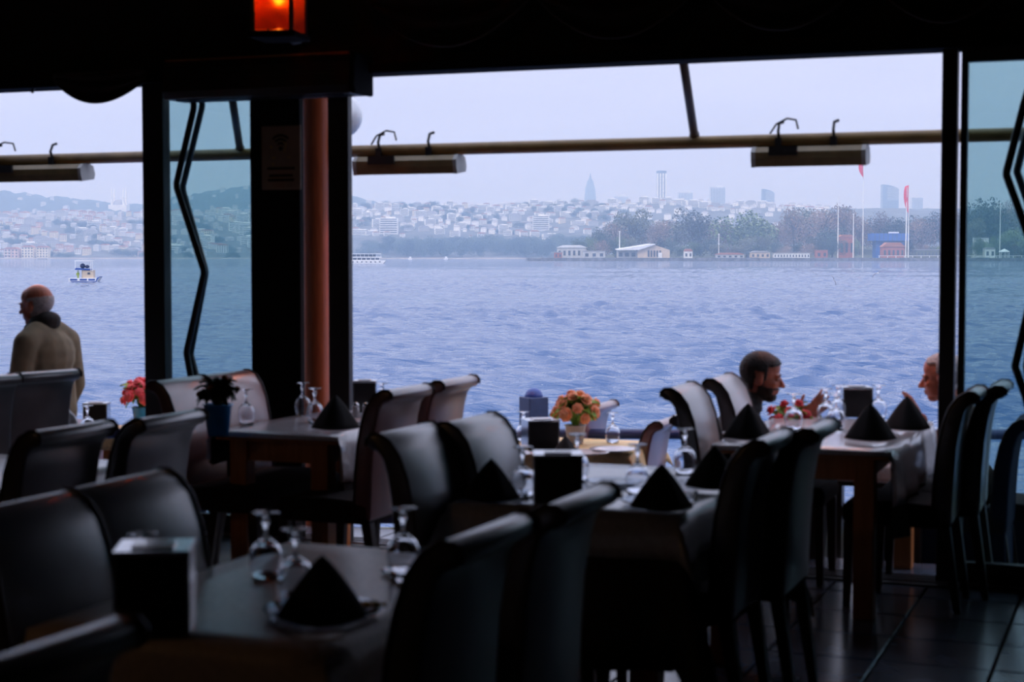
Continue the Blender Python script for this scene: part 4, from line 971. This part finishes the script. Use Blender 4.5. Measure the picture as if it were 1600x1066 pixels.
# table left of the pillar
napkin(524, 669, Z1+.013, 'black napkin tent on the table left of the centre pillar', 1.12); plate(524, 667, Z1, 'glass plate under the napkin left of the centre pillar', .9)
for px, py, lab in ((385, 663, 'upturned wine glass right of the blue pot with the dark plant'), (473, 650, 'upturned wine glass left of the pair before the wooden column'), (492, 661, 'upturned wine glass right of the pair before the wooden column'),
                    (597, 651, 'upturned wine glass beside the reddish chair by the pillar')): wine_glass(px, py, Z1, lab)
nap_box(553, 586, 596, 648, Z1, 'black napkin box behind the napkin by the centre pillar', YAW, .1)
def shaker(px, py, z, lab, m):
    p = Pz(px, py, z); r = thing('shaker', (p.x, p.y, z+.003), lab, 'shaker', 'table shakers')
    MB().lathe([(.02, 0), (.021, .01), (.017, .055)], 14).build('body', m, r, smooth=True); MB().lathe([(.0175, .055), (.018, .065), (.01, .076), (.001, .078)], 14).build('cap', M_chrome, r, smooth=True)
shaker(556, 653, Z1, 'pale shaker left before the napkin box by the pillar', M_china); shaker(572, 653, Z1, 'pale shaker right before the napkin box by the pillar', M_china)
def cutlery(px, py, z, lab, rz):
    p = Pz(px, py, z); r = thing('knife', (p.x, p.y, z+.004), lab, 'knife', 'knives', rz)
    MB().box((0, .055, .004), (.014, .1, .005)).build('handle', M_chrome, r, bevel=.002); MB().prism([(-.009, .0), (.009, 0), (.008, -.09), (-.004, -.11)], .002, .005, 'z').build('blade', M_chrome, r)
cutlery(620, 903, Z1+.008, 'knife end shining beside the right upturned glass of the front table', .5); cutlery(740, 775, Z1, 'knife shining left of the left napkin on the middle table', .3)
cutlery(1085, 778, Z1, 'knife shining right of the right napkin on the middle table', .2); cutlery(975, 778, Z1, 'knife shining left of the right napkin on the middle table', .9)
cutlery(425, 965, Z1, 'knife lying left of the front glass plate', .5)
# amber wrapped sweets on the front plate
M_foil = mat('gold_foil', (.75, .40, .04), .25, .7, scale=60, bump=.2)
for px, lab, m_ in ((572, 'gold foil sweet on the right rim of the front plate, left one', M_foil), (588, 'brown foil sweet on the right rim of the front plate, right one', mat('bronze_foil', (.40, .22, .06), .3, .7, scale=60))):
    p = Pz(px, 950, Z1+.022); o = MB().ell((0, 0, 0), (.014, .011, .009)).tube([(-.024, 0, .002), (-.015, 0, 0), (-.010, 0, 0)], [.008, .003, .004], 8).tube([(.024, 0, .002), (.015, 0, 0), (.010, 0, 0)], [.008, .003, .004], 8).build('sweet', m_, None, smooth=True)
    o.location = (p.x, p.y, Z1+.03); tag(o, lab, 'sweet')
# terrace table with orange flowers
nap_box(826, 874, 658, 706, ZD, 'black napkin box in front of the orange flowers', YAW+.25, .16)
napkin(884, 712, ZD, 'small black napkin tent under the orange flowers', .75)
plate(915, 711, ZD, 'white plate at the right of the orange flower table', .95, True); plate(958, 706, ZD, 'white plate at the right end of the orange flower table', .95, True)
wine_glass(818, 690, ZD, 'upturned wine glass left of the napkin box by the orange flowers'); wine_glass(957, 692, ZD, 'upturned wine glass right of the orange flowers')
plate(800, 712, ZD, 'pale plate at the left of the orange flower table', .9, True)
# terrace table at left
nap_box(131, 166, 631, 670, ZD, 'black napkin box on the left terrace table beside the standing man', YAW, .1)
wine_glass(137, 679, ZD, 'upturned wine glass in front of the left terrace napkin box', 1.0)
p = Pd(150, 640, 10.9)
pc = thing('tub_chair', (p.x, p.y, DECK), 'pale rounded tub chair behind the napkin box on the left terrace', 'chair', rz=0)
M_pale = mat('pale_lilac_plastic', (.50, .48, .56), .35, scale=4)
mb = MB(); vs_ = []; n = 18
for rr_, zz in ((.2, .42), (.215, .6), (.225, .72), (.21, .77), (.19, .77), (.185, .6), (.175, .45)):
    for i in range(n+1): a_ = PI*.5+PI*i/n; vs_.append((rr_*math.cos(a_), rr_*math.sin(a_)*.95, zz-(.07*(1-math.sin(PI*i/n)) if zz > .65 else 0)))
mb.v = vs_; mb.f = [(j*(n+1)+i, j*(n+1)+i+1, ((j+1) % 7)*(n+1)+i+1, ((j+1) % 7)*(n+1)+i) for j in range(7) for i in range(n)]
mb.build('shell', M_pale, pc, smooth=True); MB().lathe([(.19, .40), (.2, .43), (.19, .46), (.001, .47)], 20).build('seat', M_pale, pc, smooth=True)
for a_ in (.8, 2.3, 3.9, 5.5): MB().tube([(.14*math.cos(a_), .14*math.sin(a_), .41), (.2*math.cos(a_), .2*math.sin(a_), 0)], .014, 8).build('leg', M_chrome, pc)

# ------------------------------------------------------------------ potted flowers
M_leafg = mat('flower_leaves', (.25, .48, .08), .5, scale=20, var=.4); M_leafd = mat('dark_plant_leaves', (.02, .04, .012), .5, scale=20, var=.4); M_soil = mat('potting_soil', (.02, .014, .01), .95)
def petal_head(seed, m):
    q = random.Random(seed); mb = MB()
    for ring, (n, rr_, zz, tl) in enumerate(((7, .019, 0, .35), (6, .014, .006, .8), (4, .007, .010, 1.25))):
        for k in range(n):
            a_ = 2*PI*k/n+ring*.4+q.uniform(-.1, .1); M = Matrix.Rotation(a_, 3, 'Z')@Matrix.Rotation(-tl, 3, 'Y')
            mb.ell(M@Vector((rr_*.7, 0, 0))+Vector((0, 0, zz)), (.014, .012, .004), M, 7, 5)
    return mb.mesh('flower_head', m, True)
def leaf_mesh(m):
    mb = MB(); vs_ = []; n = 6
    for i in range(n+1): t_ = i/n; w_ = .022*math.sin(PI*t_**.8)+.001; zz = .05*t_-.07*t_*t_; vs_ += [(.07*t_, -w_, zz+.008), (.07*t_, 0, zz), (.07*t_, w_, zz+.008)]
    for i in range(n):
        for k in range(2): a_ = i*3+k; mb.f.append((a_, a_+1, a_+4, a_+3))
    mb.v = vs_; return mb.mesh('leaf', m, True)
def potted(px, pyb, z, label, potm, flm, leafm, nf, nl, r0, potw, poth, fsc, seed, dist=None):
    p = Pz(px, pyb, z) if dist is None else Pd(px, pyb, dist); q = random.Random(seed)
    r = thing('flower_pot', (p.x, p.y, z+.004), label, 'potted plant', 'potted plants on the tables')
    MB().lathe([(potw*.72, 0), (potw*.98, poth*.94), (potw*1.05, poth*.95), (potw*1.05, poth), (potw*.93, poth), (potw*.9, poth*.85)], 22).build('pot', potm, r, smooth=True)
    MB().lathe([(potw*.9, poth*.8), (potw*.9, poth*.86), (.001, poth*.88)], 16).build('soil', M_soil, r)
    c = Vector((0, 0, poth+r0*.55)); st = MB(); FHm = petal_head(seed, flm) if flm else None; LM = leaf_mesh(leafm)
    for k in range(nf):
        a_ = k*2.39996; el = math.asin(1-1.15*(k+.5)/nf); d_ = Vector((math.cos(a_)*math.cos(el), math.sin(a_)*math.cos(el), math.sin(el)))
        e = c+d_*r0*q.uniform(.85, 1.1); st.tube([(d_.x*.01, d_.y*.01, poth*.85), c+d_*r0*.4, e], .0025, 5)
        o = link('flower_head', FHm, r); o.location = e; o.rotation_euler = d_.to_track_quat('Z', 'Y').to_euler(); o.scale = (fsc*q.uniform(.85, 1.15),)*3
    for k in range(nl):
        a_ = k*2.39996+1; el = q.uniform(-.5, 1.2) if flm else q.uniform(-.3, 1.45); d_ = Vector((math.cos(a_)*math.cos(el), math.sin(a_)*math.cos(el), math.sin(el)))
        b = c+d_*r0*q.uniform(.25, .6); st.tube([(0, 0, poth*.85), b], .002, 4)
        o = link('leaf', LM, r); o.location = b; o.rotation_euler = (q.uniform(-.5, .5), -el*.7, a_); o.scale = (q.uniform(.8, 1.4)*r0/.085*(1 if flm is not M_yb else .72),)*3
    st.build('stems', leafm, r)
M_potb = mat('blue_glazed_pot', (.02, .25, .62), .3, scale=8, coat=.3); M_potl = mat('lavender_pot', (.42, .42, .55), .4, scale=8)
M_or = mat('orange_petals', (1, .40, .20), .5, scale=40); M_pk = mat('pink_red_petals', (.90, .14, .17), .5, scale=40); M_rd = mat('crimson_petals', (.80, .06, .08), .5, scale=40)
M_yb = mat('rust_buds', (.30, .08, .02), .6, scale=40)
potted(899, 694, ZD, 'orange flowers in a lavender pot on the yellow terrace table', M_potl, M_or, M_leafg, 19, 40, .112, .062, .11, 1.6, 3)
potted(222, 664, ZD, 'pink red flowers in a bright blue pot on the left terrace table', M_potb, M_pk, M_leafg, 22, 24, .098, .066, .115, 1.5, 5)
potted(341, 682, Z1, 'dark leafy plant in a blue pot on the table left of the pillar', M_potb, M_yb, M_leafd, 5, 120, .085, .068, .15, .8, 8)
potted(1236, 690, ZD, 'crimson flowers standing between the two seated men', M_potl, M_rd, M_leafg, 14, 22, .12, .06, .13, 1.3, 12, 8.75)
# ------------------------------------------------------------------ people
def remesh(mb, voxel, smooth_it, m):
    o = mb.build('tmp_body', m); r = o.modifiers.new('r', 'REMESH'); r.mode = 'VOXEL'; r.voxel_size = voxel; r.use_smooth_shade = True
    s = o.modifiers.new('s', 'SMOOTH'); s.iterations = smooth_it; s.factor = .5
    me = bpy.data.meshes.new_from_object(o.evaluated_get(bpy.context.evaluated_depsgraph_get())); old = o.data
    bpy.data.objects.remove(o); bpy.data.meshes.remove(old)
    if not me.materials: me.materials.append(m)
    return me
def cap(mb, a, ra_, b, rb_, n=14):
    a, b = Vector(a), Vector(b); k = 5
    mb.tube([a.lerp(b, i/k) for i in range(k+1)], [ra_+(rb_-ra_)*i/k for i in range(k+1)], n); mb.ell(a, ra_, None, n, 9); mb.ell(b, rb_, None, n, 9)
def chain(mb, *pr):
    for (a, ra_), (b, rb_) in zip(pr, pr[1:]): cap(mb, a, ra_, b, rb_)
def basis(yaw=0, pitch=0, roll=0): return (Matrix.Rotation(yaw, 3, 'Z')@Matrix.Rotation(pitch, 3, 'Y')@Matrix.Rotation(roll, 3, 'X'))
def head(mb, c, M, s=1.0):
    c = Vector(c); E = lambda p, r: mb.ell(c+M@(Vector(p)*s), tuple(q_*s for q_ in r), M, 20, 13)
    E((-.012, 0, .030), (.100, .078, .092)); E((.028, 0, -.03), (.066, .062, .088)); E((.055, 0, -.094), (.032, .034, .025))
    for y in (-1, 1):
        E((.008, y*.036, -.068), (.055, .022, .032)); E((.062, y*.037, -.026), (.024, .021, .02)); E((.078, y*.026, .017), (.017, .025, .010))
        E((-.006, y*.079, -.012), (.021, .010, .034)); E((.004, y*.083, -.030), (.012, .007, .012)); E((.102, y*.010, -.036), (.010, .008, .008))
        E((.079, y*.032, -.002), (.013, .015, .009))
    cap(mb, c+M@Vector((.088, 0, .008))*s, .008*s, c+M@Vector((.115, 0, -.031))*s, .0125*s, 10)
    E((.087, 0, -.060), (.014, .022, .0065)); E((.085, 0, -.073), (.013, .020, .0075)); E((.032, 0, .05), (.056, .064, .058))
def hand(mb, w, d, n, s=1.0, side=1, curl=.5):
    w, d, n = Vector(w), Vector(d).normalized(), Vector(n); n = (n-d*n.dot(d)).normalized(); l = n.cross(d)*side
    Mx = Matrix((d, l, n)).transposed()
    mb.ell(w+d*.045*s, (.05*s, .041*s, .0145*s), Mx, 14, 9)
    for k, (off, ln) in enumerate(((-.031, .060), (-.011, .074), (.010, .080), (.030, .072))):
        p = w+d*.080*s+l*off*s; a = 0; r = .0088*s; seg = ln*s
        for q_, fr in enumerate((.45, .32, .23)):
            a += curl*(.35+.3*q_); dd = d*math.cos(a)+n*math.sin(a)+l*off*1.5; dd.normalize(); e = p+dd*seg*fr*1.15
            cap(mb, p, r, e, r*.92, 8); p = e; r *= .93
    p = w+d*.02*s+l*.036*s; e = p+(d*.55+l*.75+n*.3).normalized()*.042*s; cap(mb, p, .0125*s, e, .010*s, 8); cap(mb, e, .010*s, e+(d*.85+l*.3+n*.35).normalized()*.032*s, .0085*s, 8)
def patch(me, c, M, cond, off, name, m, parent, s=1.0):
    """the part of the head surface where cond holds, lifted a little: hair, beard"""
    Mi = M.transposed(); c = Vector(c); keep = {}; vs_ = []; fs = []
    loc = [Mi@(v.co-c)/s for v in me.vertices]; ok = [p.length < .17 and cond(p) for p in loc]
    for p in me.polygons:
        if all(ok[i] for i in p.vertices):
            f = []
            for i in p.vertices:
                if i not in keep: keep[i] = len(vs_); v = me.vertices[i]; vs_.append(v.co+v.normal*off*(1+.22*math.sin(v.co.x*330+3*math.sin(v.co.z*90))*math.sin(v.co.z*290+v.co.y*310)))
                f.append(keep[i])
            fs.append(tuple(f))
    mb = MB(); mb.v = [tuple(v) for v in vs_]; mb.f = fs
    me2 = bpy.data.meshes.new(name); me2.from_pydata(mb.v, [], fs); me2.materials.append(m); me2.polygons.foreach_set('use_smooth', [True]*len(fs))
    o = link(name, me2, parent); sld = o.modifiers.new('thickness', 'SOLIDIFY'); sld.thickness = off*1.1; sld.offset = -1
    return o
def eyes(c, M, parent, s, m):
    for y in (-1, 1): MB().ell(Vector(c)+M@Vector((.0845, y*.031, -.003))*s, (.0085*s, .0115*s, .0075*s), M, 12, 8).build('eye', m, parent, smooth=True)
    for y in (-1, 1): MB().ell(Vector(c)+M@Vector((.0915, y*.029, .021))*s, (.006*s, .019*s, .0035*s), M, 12, 6).build('eyebrow', M_brow, parent, smooth=True)
M_skin = mat('ruddy_skin', (.50, .17, .10), .5, scale=30, var=.12); M_skin2 = mat('tanned_skin', (.44, .15, .09), .5, scale=30, var=.12)
M_eye = mat('dark_eye', (.03, .02, .015), .15, scale=10); M_brow = mat('dark_brow_hair', (.03, .02, .016), .8, scale=60)
M_hairb = mat('black_hair', (.012, .009, .008), .6, scale=90, var=.4, bump=.3); M_hairg = mat('grey_hair', (.46, .44, .43), .7, scale=90, var=.3, bump=.3)
M_tanj = mat('khaki_jacket_cloth', (.20, .165, .10), .85, scale=14, var=.2, bump=.1); M_dkc = mat('dark_collar_cloth', (.018, .016, .015), .85, scale=20)
M_blkj = mat('black_jacket_cloth', (.008, .009, .012), .7, scale=20, bump=.1); M_brnj = mat('brown_jacket_cloth', (.10, .05, .03), .8, scale=20, bump=.1)
M_trou = mat('charcoal_trousers', (.025, .025, .03), .85, scale=20); M_shoe = mat('black_shoe_leather', (.01, .01, .01), .4, scale=20)

def finish(r, body, jacket, trousers, skin, jm, c, M, s):
    me = remesh(body, .0048, 3, skin); b = link('body', me, r); eyes(c, M, r, s, M_eye)
    link('jacket', remesh(jacket, .010, 4, jm), r); link('trousers', remesh(trousers, .011, 4, M_trou), r); return me

# --- standing man
H = Pd(57, 477, 10.15); hz_l = H.z-DECK; yaw = math.atan2(-RT.y*.9+FH.y*.42, -RT.x*.9+FH.x*.42)
cy, sy_ = math.cos(yaw), math.sin(yaw)
st = thing('person', (H.x-.06*cy, H.y-.06*sy_, DECK), 'bald older man in a khaki jacket with dark collar standing on the terrace', 'person', rz=yaw)
hs = 1.02; k = (hz_l+.125)/1.68; hc = (.06, 0, hz_l); HM = basis(.12, .12, 0)
B = MB(); J = MB(); T = MB(); head(B, hc, HM, hs)
z = lambda v: v*k
chain(B, ((.035, 0, hz_l-.06), .056), ((-.01, 0, z(1.38)), .062)); chain(B, ((-.01, 0, z(1.38)), .075), ((0, 0, z(1.2)), .11), ((0, 0, z(1.0)), .11), ((0, 0, z(.9)), .11))
J.ell((-.015, 0, z(1.245)), (.15, .20, .18)); J.ell((0, 0, z(1.06)), (.16, .20, .22)); chain(J, ((0, .05, z(.92)), .15), ((0, -.05, z(.92)), .15)); chain(J, ((0, .05, z(1.1)), .145), ((0, .05, z(.9)), .16)); chain(J, ((0, -.05, z(1.1)), .145), ((0, -.05, z(.9)), .16)); J.ell((-.05, 0, z(1.3)), (.10, .16, .1))
chain(J, ((-.01, 0, z(1.40)), .07), ((-.015, .09, z(1.385)), .075), ((-.02, .175, z(1.335)), .078)); chain(J, ((-.01, 0, z(1.40)), .07), ((-.015, -.09, z(1.385)), .075), ((-.02, -.175, z(1.335)), .078))
for sgn, wx, ez in ((1, .12, 1.07), (-1, .06, 1.06)):
    sh, el, wr = (-.02, sgn*.185, z(1.33)), (-.03+(.03 if sgn > 0 else 0), sgn*.235, z(ez)), (wx, sgn*.215, z(.84))
    chain(B, (sh, .05), (el, .042), (wr, .03)); chain(J, (sh, .078), (el, .066), ((wr[0]*.9, wr[1], z(.86)), .052)); hand(B, wr, (.15, 0, -1), (0, -sgn, 0), 1, sgn, .45)
for sgn, fx in ((1, .14), (-1, -.12)):
    hp, kn, an = (0, sgn*.09, z(.88)), (.05+fx*.5, sgn*.095, z(.47)), (fx, sgn*.1, .09)
    chain(B, (hp, .085), (kn, .055), (an, .04)); cap(B, an, .04, (fx+.12, sgn*.11, .045), .035)
    chain(T, (hp, .105), (kn, .078), ((an[0], an[1], .1), .062)); T.ell((0, sgn*.05, z(.9)), (.13, .13, .13))
    S = MB(); cap(S, (fx-.03, sgn*.1, .052), .05, (fx+.15, sgn*.11, .045), .043); S.build('shoe', M_shoe, st, smooth=True)
me = finish(st, B, J, T, M_skin, M_tanj, hc, HM, hs)
cl = MB(); cl.ell((.0, 0, z(1.445)), (.095, .100, .062)); cl.ell((-.03, 0, z(1.465)), (.07, .085, .055)); cl.ell((.05, 0, z(1.41)), (.09, .088, .05)); chain(cl, ((.06, .03, z(1.43)), .035), ((.11, .05, z(1.385)), .018)); chain(cl, ((.06, -.03, z(1.43)), .035), ((.11, -.05, z(1.385)), .018))
link('collar', remesh(cl, .008, 3, M_dkc), st)
patch(me, hc, HM, lambda p: p.z > -.085 and p.z < .045-.25*max(0, p.x) and p.x < .018 and p.x+.05 < .06 and not (abs(p.y) > .072 and p.x > -.028 and p.z < .02), .005, 'hair', M_hairg, st, hs)

# --- seated men at the terrace table
def seated(px, py, dist, yaw, label, skin, jm, pitch, hands_world, lean=.20, s=1.06, cond=None, hm=None, beard=None, moustache=None):
    Hw = Pd(px, py, dist); c_, s_ = math.cos(yaw), math.sin(yaw); hx = lean+.07
    r = thing('person', (Hw.x-hx*c_, Hw.y-hx*s_, DECK), label, 'person', rz=yaw)
    hzl = Hw.z-DECK; hc = (hx, 0, hzl); HM = basis(0, pitch, 0); B, J, T = MB(), MB(), MB(); head(B, hc, HM, s)
    nb_ = (lean-.03, 0, hzl-.20); chain(B, ((hx-.03, 0, hzl-.06), .06), (nb_, .066), ((lean*.6, 0, hzl-.38), .11), ((.05, 0, .75), .11), ((0, 0, .57), .12))
    J.ell((lean*.62, 0, hzl-.38), (.15, .205, .17)); J.ell((lean*.35, 0, hzl-.55), (.15, .185, .2)); J.ell((0, 0, .62), (.16, .19, .16)); J.ell((lean*.5-.04, 0, hzl-.3), (.12, .18, .12))
    loc = lambda w: Vector(((w.x-r.location.x)*c_+(w.y-r.location.y)*s_, -(w.x-r.location.x)*s_+(w.y-r.location.y)*c_, w.z-DECK))
    for sg, (hw_, d_, n_) in zip((1, -1), hands_world):
        sh = Vector((lean*.72, sg*.19, hzl-.27)); wr = loc(hw_); mid = (sh+wr)/2; L_ = (wr-sh).length; up = max(.0, .30**2-(L_/2)**2)**.5
        el = mid+Vector((0, sg*.35, -1)).normalized()*max(up, .05)
        chain(J, (Vector((lean*.75-.02, 0, hzl-.215)), .075), (Vector((lean*.74, sg*.1, hzl-.235)), .08), (sh, .085), (el, .065), (el.lerp(wr, .80), .043))
        chain(B, (sh, .05), (el, .045), (wr, .031)); hand(B, wr, d_, n_, 1.05, sg, .35)
    for sg in (1, -1):
        hp, kn, an = (0, sg*.09, .56), (.42, sg*.12, .53), (.40, sg*.12, .09)
        chain(B, (hp, .085), (kn, .055), (an, .04)); cap(B, an, .04, (.52, sg*.13, .045), .034); chain(T, (hp, .11), (kn, .078), ((.40, sg*.12, .1), .06)); T.ell((0, sg*.05, .58), (.13, .13, .12))
        S = MB(); cap(S, (.37, sg*.12, .05), .048, (.55, sg*.13, .044), .042); S.build('shoe', M_shoe, r, smooth=True)
    me = finish(r, B, J, T, skin, jm, hc, HM, s)
    cl = MB(); cl.ell((hx-.075, 0, hzl-.135), (.085, .085, .055)); cl.ell((lean-.02, 0, hzl-.175), (.10, .10, .05)); link('collar', remesh(cl, .008, 3, jm), r)
    patch(me, hc, HM, cond, .008, 'hair', hm, r, s)
    if beard: patch(me, hc, HM, beard, .007, 'beard', hm, r, s)
    if moustache: patch(me, hc, HM, moustache, .006, 'moustache', hm, r, s)
    return r
dark = lambda p: not (abs(p.y) > .075 and -.032 < p.x < .02 and p.z < .025)
hl_ = Pd(1258, 652, 8.75); hl2 = Pd(1240, 668, 9.15); hl2.z = DECK+.79
lm = seated(1190, 588, 8.95, .18, 'dark-haired bearded man in a black jacket seated leaning forward at the terrace table', M_skin2, M_blkj, .16,
       ((hl2, (1, -.3, .05), (0, 0, -1)), (hl_, (.75, .15, .75), (0, .9, .2))), .06, 1.06,
       lambda p: dark(p) and ((p.z > .055+.0*p.x and p.x < .085 and p.z > .055+.5*(p.x-.05)) or (p.x < .028 and p.z > -.012) or (p.x < -.03 and p.z > -.075)), M_hairb,
       lambda p: dark(p) and p.z > -.14 and ((p.z < -.082) or (p.z < -.045 and p.x < .068 and p.x > -.01) or (p.z < -.0 and -.005 < p.x < .022)),
       lambda p: dark(p) and -.057 < p.z < -.046 and p.x > .07)
hr_ = Pd(1440, 655, 8.95); hr2 = Pd(1425, 668, 9.2); hr2.z = DECK+.79
rm = seated(1472, 590, 9.0, PI-.02, 'grey-haired man in a brown jacket seated half hidden behind the black post', M_skin, M_brnj, .14,
       ((hr_, (.45, .0, .9), (.8, 0, -.2)), (hr2, (1, .3, .05), (0, 0, -1))), .07, 1.06,
       lambda p: dark(p) and ((p.z > .075 and p.x < .06) or (p.x < .015 and p.z > .0) or (p.x < -.04 and p.z > -.07)), M_hairg)
for m_, lab in ((lm, 'dining chair under the bearded man, mostly hidden by the pale chairs'), (rm, 'navy slip-covered chair under the grey-haired man behind the twin posts')):
    a = m_.rotation_euler[2]; chair_at(m_.location.x+.02*math.cos(a), m_.location.y+.02*math.sin(a), DECK, a, lab, maroon=M_cover if m_ is rm else False)
